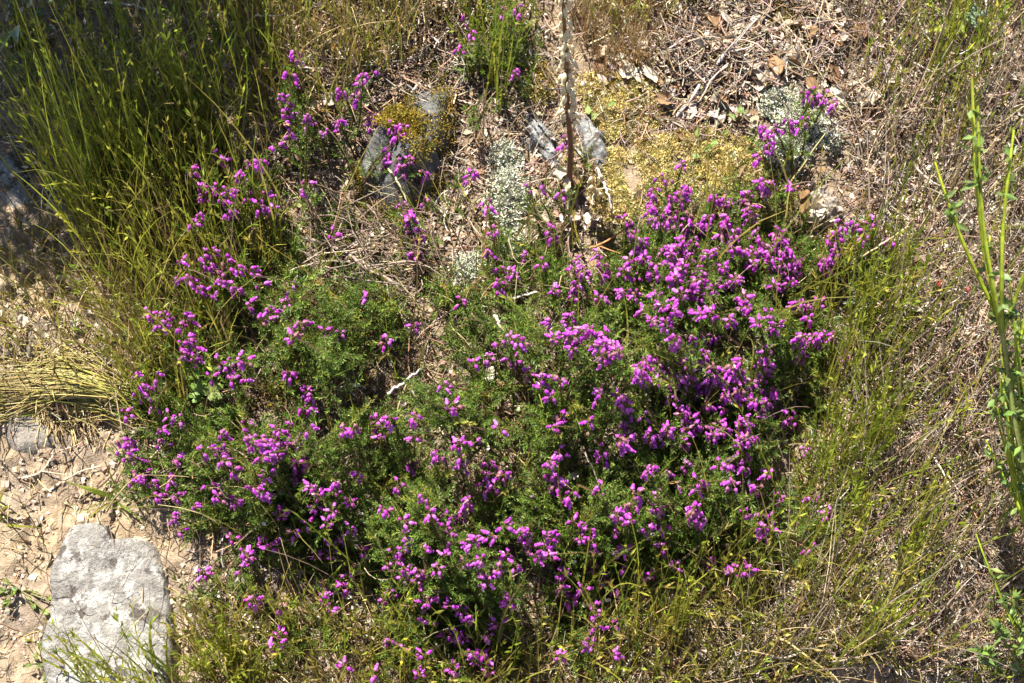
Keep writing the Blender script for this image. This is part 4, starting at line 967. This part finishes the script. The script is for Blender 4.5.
for x, y in ((362, 514), (264, 524), (647, 538), (653, 534), (575, 556), (584, 605), (608, 600), (749, 482), (437, 646), (574, 562), (728, 545), (278, 602), (208, 588), (488, 448), (240, 640), (266, 632)):
    o = fallen(x, y, 5.5, 'tiny white faded flower caught in the lower heather shoots', float(np.maximum(canopy([x], [y])[0] * (sdist(HEATH, [x], [y])[0] > 0), .006)) + .004, group='white faded flowers in the heather')
    o.data = WM; o.name = 'faded_flower'; o['category'] = 'flower'

# ------------------------------------------------------------------ dry navelwort stalk
root = G1(567, 196)
st = thing('seed_stalk', 'tall reddish brown dead stalk hung with rows of cream seed bells', 'plant stalk', root)
top_h = .30
sp = curve([(0, 0, -.01), (.001, 0, .06), (-.003, .002, .11), (-.006, .003, .17), (-.010, .002, .23), (-.016, .004, top_h)], 26)
f = np.linspace(0, 1, 26)
v, q = tubes(sp[None], .0032 * (1 - .78 * f ** .6), 8)
cst = np.array([.16, .05, .03]) * (1 - f[:, None]) + np.array([.24, .16, .07]) * f[:, None]
link('stem', Geo().add(v, q, np.repeat(cst, 8, 0)).mesh('stem', M_FLESH), st)
def cream(rng):
    g = Geo(); s = np.array([[1, 1, 1]]); L_ = .0088
    v = BV * np.array([.95, .95, 1]) * L_; v = v * np.array([1, 1, -1])
    g.add(v, BQ[:, ::-1], np.array([.80, .72, .50]) * (1 - .35 * BT[:, None]) + np.array([.05, .02, 0]) * BT[:, None])
    w, q = tubes(np.array([[(-.0035, 0, .002), (-.001, 0, .0016), (0, 0, -.0004)]]), np.array([.0005] * 3), 4); g.add(w, q, (.28, .17, .08))
    return g.mesh('seed_bell', M_BELL)
CM = [cream(np.random.default_rng(k)) for k in range(2)]
for k in range(92):
    if RNG.random() < .06: continue
    t = .095 + (top_h - .095) * k / 92; i = t / top_h * 25; pth = sp[min(int(i), 25)]
    a = k * 2.4 + RNG.normal(0, .5); s = RNG.uniform(.78, 1.05) * (1.05 - .3 * k / 92)
    rr = .0032 * (1 - .78 * (t / top_h) ** .6) + .0019 * s
    o = link('seed_bell', CM[k % 2], st, (pth[0] + math.cos(a) * rr, pth[1] + math.sin(a) * rr, t + RNG.normal(0, .0022)), (0, R(RNG.uniform(-45, -2)), a))
    o.scale = (s, s, s)
for k in range(7):
    a = RNG.uniform(0, 2 * PI); rng = np.random.default_rng(k)
    o = link('withered_leaf', LM[k], st, (math.cos(a) * .006, math.sin(a) * .006, .006 + .004 * k), (RNG.normal(0, .4), RNG.uniform(.4, 1.1), a)); o.scale = (.014,) * 3
for k in range(3):
    o = link('withered_bell', CM[0], st, (.0055 * (-1) ** k, -.002, .045 + .014 * k), (0, R(-20), (0, PI)[k % 2])); o.scale = (.8,) * 3
# a second small stalk with three cream pods
root = G1(594, 204)
st2 = thing('seed_stalk', 'short thin stalk with few cream pods beside the grey stone ridge', 'plant stalk', root)
sp2 = curve([(0, 0, -.005), (.001, 0, .02), (0, .002, .045)], 8)
v, q = tubes(sp2[None], np.linspace(.0009, .0005, 8), 5); link('stem', Geo().add(v, q, (.3, .24, .12)).mesh('stem', M_FLESH), st2)
for k in range(6):
    a = k * 2.4; o = link('seed_bell', CM[0], st2, (math.cos(a) * .003, math.sin(a) * .003, .016 + .0055 * k), (0, R(-25), a)); o.scale = (.8,) * 3

# ------------------------------------------------------------------ broom with ridged yellow-green stems
broot = G1(1046, 720)
br = thing('broom_shrub', 'young broom shrub with bare bright yellow-green ridged stems', 'shrub', broot)
BC = np.array([(.36, .44, .024), (.31, .39, .027), (.40, .45, .04)])
def bstem(pts, r0, r1, K=16, col=None, name='stem', leafn=0):
    P = np.array([G1(x, y, h) for x, y, h in pts]); pth = curve(P, K) - broot
    v, q = tubes(pth[None], np.linspace(r0, r1, K) * .78 * (1 + .12 * np.sin(np.arange(K) * 2.1)), 5); c = BC[RNG.integers(0, 3)] if col is None else np.array(col)
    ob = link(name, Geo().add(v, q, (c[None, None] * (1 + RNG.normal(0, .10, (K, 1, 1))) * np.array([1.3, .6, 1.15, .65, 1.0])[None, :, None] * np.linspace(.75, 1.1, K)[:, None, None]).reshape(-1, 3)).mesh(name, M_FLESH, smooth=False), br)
    if leafn:
        g = Geo(); s = RNG.uniform(.05, .95, leafn) * (K - 1); i = s.astype(int); p = pth[i] + RNG.normal(0, .001, (leafn, 3))
        for _ in range(3):
            d = unit(RNG.normal(0, 1, (leafn, 3)) + np.array([0, 0, .4]))
            g.add(*leaflets(p, d, RNG.uniform(.006, .011, leafn), RNG.uniform(.003, .0045, leafn), pick([(.11, .17, .04), (.14, .20, .04), (.12, .18, .05)], leafn)))
        link('leaves', g.mesh('leaves', M_GREENLEAF, smooth=False), ob)
    return ob
bstem([(1046, 715, 0), (1038, 600, .08), (1026, 480, .15), (1016, 430, .18), (1008, 372, .21), (1002, 330, .235)], .0026, .0022, leafn=24, col=(.20, .23, .06))
bstem([(1002, 330, .235), (994, 296, .25), (984, 246, .27), (977, 190, .295), (974, 130, .32), (972, 78, .34)], .0022, .0010, leafn=5)
bstem([(1001, 332, .235), (994, 290, .255), (984, 230, .28), (979, 160, .31), (978, 106, .33)], .0019, .0010, leafn=8)
bstem([(996, 312, .24), (980, 280, .25), (962, 240, .27), (946, 196, .29), (935, 162, .30)], .0020, .0008, leafn=5)
bstem([(1002, 330, .235), (1002, 280, .26), (1003, 230, .28), (1008, 180, .30), (1014, 130, .31)], .0020, .0009, leafn=7)
bstem([(1003, 330, .235), (1016, 296, .25), (1030, 258, .27), (1048, 210, .28)], .0020, .0009, leafn=5)
bstem([(1008, 400, .19), (1020, 340, .21), (1034, 280, .22), (1044, 230, .22)], .0018, .0008, leafn=8)
bstem([(1000, 318, .235), (992, 288, .24), (988, 262, .24), (990, 236, .24)], .0014, .0007, leafn=8)
bstem([(1046, 640, .06), (1036, 560, .10), (1016, 500, .12), (1000, 470, .13), (986, 440, .14)], .0018, .0008, leafn=12)
bstem([(1026, 500, .12), (1014, 450, .13), (1006, 410, .14), (1003, 380, .145)], .0018, .0008, leafn=10)
bstem([(1046, 690, .02), (1022, 642, .06), (1004, 604, .09), (988, 566, .11), (976, 534, .12)], .0017, .0007, leafn=8)
bstem([(1050, 650, .05), (1040, 590, .09), (1030, 540, .11), (1016, 480, .13)], .0017, .0007, leafn=7)
bstem([(1040, 700, .02), (1022, 672, .05), (1004, 640, .07), (986, 612, .08)], .0014, .0006, leafn=26, col=(.14, .18, .03))
bstem([(1040, 705, .02), (1010, 680, .05), (990, 660, .06), (972, 640, .07)], .0014, .0006, leafn=34, col=(.10, .15, .04))
bstem([(1046, 700, .02), (1030, 660, .06), (1018, 620, .08), (1010, 590, .09)], .0014, .0006, leafn=30, col=(.12, .16, .04))

for k in range(13):
    x0 = RNG.uniform(1004, 1030); y0 = RNG.uniform(360, 520); ln = RNG.uniform(80, 150); dx = RNG.uniform(-.35, .25); h0 = .08 + (560 - y0) / 1500
    bstem([(x0 + 6, y0 + 30, h0 - .02), (x0 + dx * ln * .4, y0 - ln * .4, h0 + .03), (x0 + dx * ln, y0 - ln, h0 + .06)], .0014, .0006, leafn=4)
# ------------------------------------------------------------------ small green plants
def leafy(name, px, py, leaves, label, cat='plant', pal=[(.15, .215, .04), (.12, .185, .035)], stem=(.15, .15, .05), lob=0.0, wd=.55, group=None):
    root = G1(px, py); t = thing(name, label, cat, root, group)
    for (lx, ly, h, s) in leaves:
        tip = G1(lx, ly, h) - root
        me = leaf_mesh(RNG, M_GREENLEAF, pal, wd, .7, lob)
        n = unit(np.array([0, -.25, 1.0]) + RNG.normal(0, .25, 3)); az = math.atan2(ly - py, -(lx - px)) + RNG.normal(0, .3)
        o = link('leaf', me, t, Vector(tip), (Vector((0, 0, 1)).rotation_difference(Vector(n)) @ Quaternion((0, 0, 1), math.atan2(-(ly - py), lx - px))).to_euler())
        o.scale = (s * .00076,) * 3
        pth = curve([(0, 0, -.004), tip * .5 + np.array([0, 0, .003]), tip], 6)
        v, q = tubes(pth[None], np.linspace(.0007, .0005, 6), 4); link('leaf_stalk', Geo().add(v, q, np.array(stem)).mesh('leaf_stalk', M_FLESH), t)
    return t
def ring(px, py, n, r0, r1, h, s, sq=1.0):
    out = []
    for k in range(n):
        a = k * 2.4 + RNG.normal(0, .3); r = RNG.uniform(r0, r1)
        out.append((px + math.cos(a) * r, py + math.sin(a) * r * sq, h * RNG.uniform(.5, 1.3), s * RNG.uniform(.7, 1.2)))
    return out
# lobed leaves
def lobed(px, py, specs, label):
    root = G1(px, py + 12); t = thing('lobed_leaf_plant', label, 'plant', root)
    for lx, ly, h, s in specs:
        nu, nv = 48, 7; th = np.linspace(0, 2 * PI, nu, endpoint=False); r = np.linspace(0, 1, nv)
        ro = .62 + .28 * np.abs(np.cos(th * 2.5)) ** .6 + .05 * np.cos(th * 15); ro = ro * (1 - .7 * np.exp(-((th - PI) / .22) ** 2))
        X = r[:, None] * ro * np.cos(th); Y = r[:, None] * ro * np.sin(th)
        Z = .18 * (r[:, None] ** 2) * np.cos(th * 5) * .6 + .12 * r[:, None] ** 2
        ii = np.arange(nu * nv).reshape(nv, nu); nx = np.roll(ii, -1, 1)
        q = np.stack([ii[:-1], ii[1:], nx[1:], nx[:-1]], -1)
        c = pick([(.15, .23, .035), (.12, .20, .03), (.18, .25, .045)], 1)[0]
        me = Geo().add(np.stack([X, Y, Z], -1), q, np.repeat(c * (1 + .15 * r[:, None]), nu, 0)).mesh('leaf', M_GREENLEAF)
        p = G1(lx, ly, h) - root
        n = unit(np.array([0, -.35, 1.0]) + RNG.normal(0, .2, 3))
        o = link('leaf', me, t, Vector(p), (Vector((0, 0, 1)).rotation_difference(Vector(n)) @ Quaternion((0, 0, 1), RNG.uniform(0, 6))).to_euler()); o.scale = (s * .00076,) * 3
        v, q = tubes(curve([(0, 0, -.003), p * .5 + np.array([0, 0, .002]), p], 6)[None], np.linspace(.0007, .0005, 6), 4)
        link('leaf_stalk', Geo().add(v, q, (.2, .22, .06)).mesh('leaf_stalk', M_FLESH), t)
lobed(204, 385, [(204, 366, .05, 11), (193, 372, .055, 9), (200, 388, .05, 11), (214, 391, .055, 11), (206, 358, .045, 7), (212, 376, .05, 9), (196, 396, .045, 8)], 'low plant of light green lobed leaves under the arching heather')
leafy('leafy_plant', 590, 122, [(588, 110, .012, 11), (594, 116, .014, 9), (612, 104, .012, 10), (584, 118, .01, 7)], 'little plant with smooth light green leaves in yellow moss by the ridge')
leafy('leafy_plant', 700, 158, [(697, 132, .012, 11), (708, 148, .014, 10), (714, 143, .016, 10), (696, 156, .012, 10), (690, 164, .01, 7)], 'narrow light green leaves growing out of the yellow moss carpet')
leafy('leafy_plant', 738, 122, [(740, 110, .02, 11), (732, 116, .018, 9), (746, 112, .02, 7), (726, 132, .012, 8)], 'light green leaves beside the broad pale lichen clump')
leafy('leafy_plant', 20, 590, ring(6, 592, 7, 4, 12, .012, 10) + ring(38, 604, 7, 4, 18, .006, 8), 'low green leafy plant on the sand left of the pale stone', pal=DKGREEN + [(.12, .16, .06)])
leafy('leafy_plant', 42, 664, ring(44, 662, 8, 5, 18, .008, 9), 'low green leafy plant at the lower corner of the pale stone', pal=DKGREEN + [(.12, .16, .06)])
leafy('leafy_plant', 872, 606, [(877, 596, .012, 15), (868, 608, .012, 13)], 'two round pale green leaves in brown litter', pal=[(.22, .27, .09)], wd=.85)
leafy('leafy_plant', 832, 616, [(832, 612, .012, 12), (838, 618, .01, 8)], 'tiny pale green leaf plant touching the bright white stone', pal=[(.22, .27, .12)])
leafy('leafy_plant', 632, 650, ring(632, 648, 7, 3, 10, .012, 11), 'bright green leaf cluster in the olive grass below the heather', pal=[(.20, .27, .03)])
leafy('leafy_plant', 784, 676, ring(784, 672, 5, 3, 8, .012, 9), 'small bright green leaves in grass at the lower edge', pal=[(.20, .27, .05)])
leafy('leafy_plant', 962, 30, ring(950, 14, 16, 6, 34, .03, 12, .8), 'bright green leafy plant in grass at the upper corner', pal=GREEN + YGREEN[:2])
leafy('leafy_plant', 976, 26, [(970, 18, .03, 17), (982, 16, .032, 16), (976, 10, .034, 14), (974, 24, .028, 10)], 'blue-green rosette of leaves among bright green leaves', pal=[(.14, .22, .12), (.18, .26, .17)])
leafy('leafy_plant', 640, 8, ring(640, 6, 8, 4, 16, .015, 11), 'small green plant near the frame top above the curled leaf', pal=GREEN)
# narrow leaved rosette on the sand
tuft((116, 498), (5, 3), 26, .032, .0026, [(.12, .16, .04)], GREEN, .95, .5, None, PI, 'small green grass rosette on the sand below the heather edge', 0, K=5)
tuft((6, 412), (5, 8), 20, .05, .0022, GREEN, GREEN, .8, .5, None, PI, 'green leaf blades over the half buried grey stone at the edge', 0, K=5)
tuft((0, 520), (6, 8), 14, .04, .0020, GREEN, GREEN, .8, .5, None, PI, 'small green grass blades at the edge of the sand', 0, K=5)

# unseen shrub added beyond the upper corner so its crown shades the grass
sroot = np.array([-.56, .36, float(gh(-.56, .36))])
shb = thing('shade_shrub', 'dark green leafy shrub added out of view to shade the upper corner', 'shrub', sroot)
g = Geo(); n = 5200
o_ = unit(RNG.normal(0, 1, (n, 3))) * (RNG.random((n, 1)) ** .4) * np.array([.19, .14, .10]) + np.array([.10, -.04, .34])
g.add(*leaflets(o_, RNG.normal(0, 1, (n, 3)) + np.array([0, 0, .3]), RNG.uniform(.012, .024, n), RNG.uniform(.007, .013, n), pick([(.06, .10, .03), (.08, .12, .05), (.10, .14, .08)], n)))
link('crown', g.mesh('crown', M_GREENLEAF, smooth=False), shb)
for k in range(6):
    a = k * 1.05; e = np.array([.09 + math.cos(a) * .11, -.03 + math.sin(a) * .08, .30 + .02 * k])
    v, q = tubes(curve([(0, 0, -.02), e * .4 + np.array([0, 0, .02]), e], 8)[None], np.linspace(.005, .002, 8), 6)
    link('branch', Geo().add(v, q, (.13, .09, .06)).mesh('branch', M_WOOD), shb)
leafy('leafy_plant', 22, 44, ring(20, 22, 26, 6, 46, .05, 11, .8) + ring(24, 70, 14, 6, 34, .04, 11), 'dark small-leaved plant in the upper corner beneath the added shrub', pal=[(.06, .11, .03), (.09, .14, .06), (.07, .12, .05)])
bl = G1(-10, 60, .1)
o = thing('leafy_plant', 'single long pale-edged leaf reaching in from the upper corner', 'plant', G1(-30, 90))
g = Geo(); p = np.array([G1(-30, 90, 0), G1(-14, 66, .06), G1(2, 40, .11), G1(13, 28, .13), G1(17, 44, .135)]) - np.array(o.location)
pth = curve(p, 14); w = np.sin(np.linspace(.15, PI - .02, 14)) * .008; sx = np.array([.8, .5, .1])
vv = np.stack([pth - sx * w[:, None], pth - np.array([0, 0, 1]) * w[:, None] * .3, pth + sx * w[:, None]], 1)
ii = np.arange(42).reshape(14, 3); q = np.stack([ii[:-1, :-1], ii[1:, :-1], ii[1:, 1:], ii[:-1, 1:]], -1)
cc = np.tile(np.array([(.10, .16, .08), (.10, .16, .08), (.35, .40, .30)]), (14, 1))
link('leaf', g.add(vv, q, cc).mesh('leaf', M_GREENLEAF), o)

# red berry-like bud
for px, py, s, lab in ((940, 284, .0034, 'round dull red berry in grass near the broom stems'), (968, 290, .0026, 'smaller dark red berry close beside the broom stems')):
    c = G1(px, py, .012); th = np.linspace(0, 2 * PI, 10, endpoint=False); ph = np.linspace(.05, PI - .05, 8)
    X = np.sin(ph)[:, None] * np.cos(th) * s; Y = np.sin(ph)[:, None] * np.sin(th) * s; Z = np.broadcast_to(np.cos(ph)[:, None] * s * 1.25, X.shape)
    ii = np.arange(80).reshape(8, 10); nx = np.roll(ii, -1, 1); q = np.stack([ii[:-1], ii[1:], nx[1:], nx[:-1]], -1)
    g = Geo().add(np.stack([X, Y, Z], -1) * (1 + RNG.normal(0, .04, (8, 10, 1))), q, (.30, .05, .05))
    v, q = tubes(np.array([[(0, 0, -.016), (0, 0, -.008), (0, 0, 0)]]), np.array([.0005] * 3), 4); g.add(v, q, (.2, .14, .06))
    tag(link('red_berry', g.mesh('red_berry', M_FLESH), None, c), lab, 'berry')

# ------------------------------------------------------------------ insect on the lichen
c = G1(786, 152, .022)
ins = thing('insect', 'small black insect with an orange tail sitting on pale lichen', 'insect', c)
t = np.linspace(0, 1, 16); L_ = .0115
prof = np.interp(t, [0, .04, .12, .20, .25, .34, .45, .50, .6, .75, .9, 1], [.0001, .0012, .0018, .0015, .0010, .0023, .0020, .0013, .0024, .0026, .0016, .0001])
th = np.linspace(0, 2 * PI, 12, endpoint=False)
V = np.stack([prof[:, None] * np.cos(th), np.broadcast_to(((.5 - t) * L_)[:, None], (16, 12)), prof[:, None] * np.sin(th) * .85], -1)
ii = np.arange(16 * 12).reshape(16, 12); nx = np.roll(ii, -1, 1); q = np.stack([ii[:-1], nx[:-1], nx[1:], ii[1:]], -1)
cc = np.where((t > .74)[:, None], np.array([.45, .12, .03]), np.array([.012, .012, .014])); 
body = link('body', Geo().add(V, q, np.repeat(cc, 12, 0)).mesh('body', M_INSECT), ins)
for s in (-1, 1):
    for k in range(3):
        y0 = .0028 - .0014 * k; d = (.4, -.1, -.6)[k]
        pth = curve([(s * .0015, y0, 0), (s * .0035, y0 + d * .002, .0008), (s * .0052, y0 + d * .005, -.0028)], 6)
        v, q = tubes(pth[None], np.linspace(.00028, .00016, 6), 4); link('leg', Geo().add(v, q, (.012, .012, .012)).mesh('leg', M_INSECT), ins)
    v, q = tubes(curve([(s * .0006, .0052, .0006), (s * .0016, .0072, .0016), (s * .0028, .0086, .0014)], 6)[None], np.full(6, .00016), 4)
    link('antenna', Geo().add(v, q, (.012, .012, .012)).mesh('antenna', M_INSECT), ins)
    wv = np.array([(s * .0008, .002, .0024), (s * .0036, -.001, .0022), (s * .0030, -.0052, .0022), (s * .0006, -.003, .0026)])
    link('wing', Geo().add(wv, [[0, 1, 2, 3]], (.05, .05, .06)).mesh('wing', M_WING), ins)
ins.rotation_euler = (R(12), 0, R(12)); ins.scale = (1.2, 1.2, 1.2)
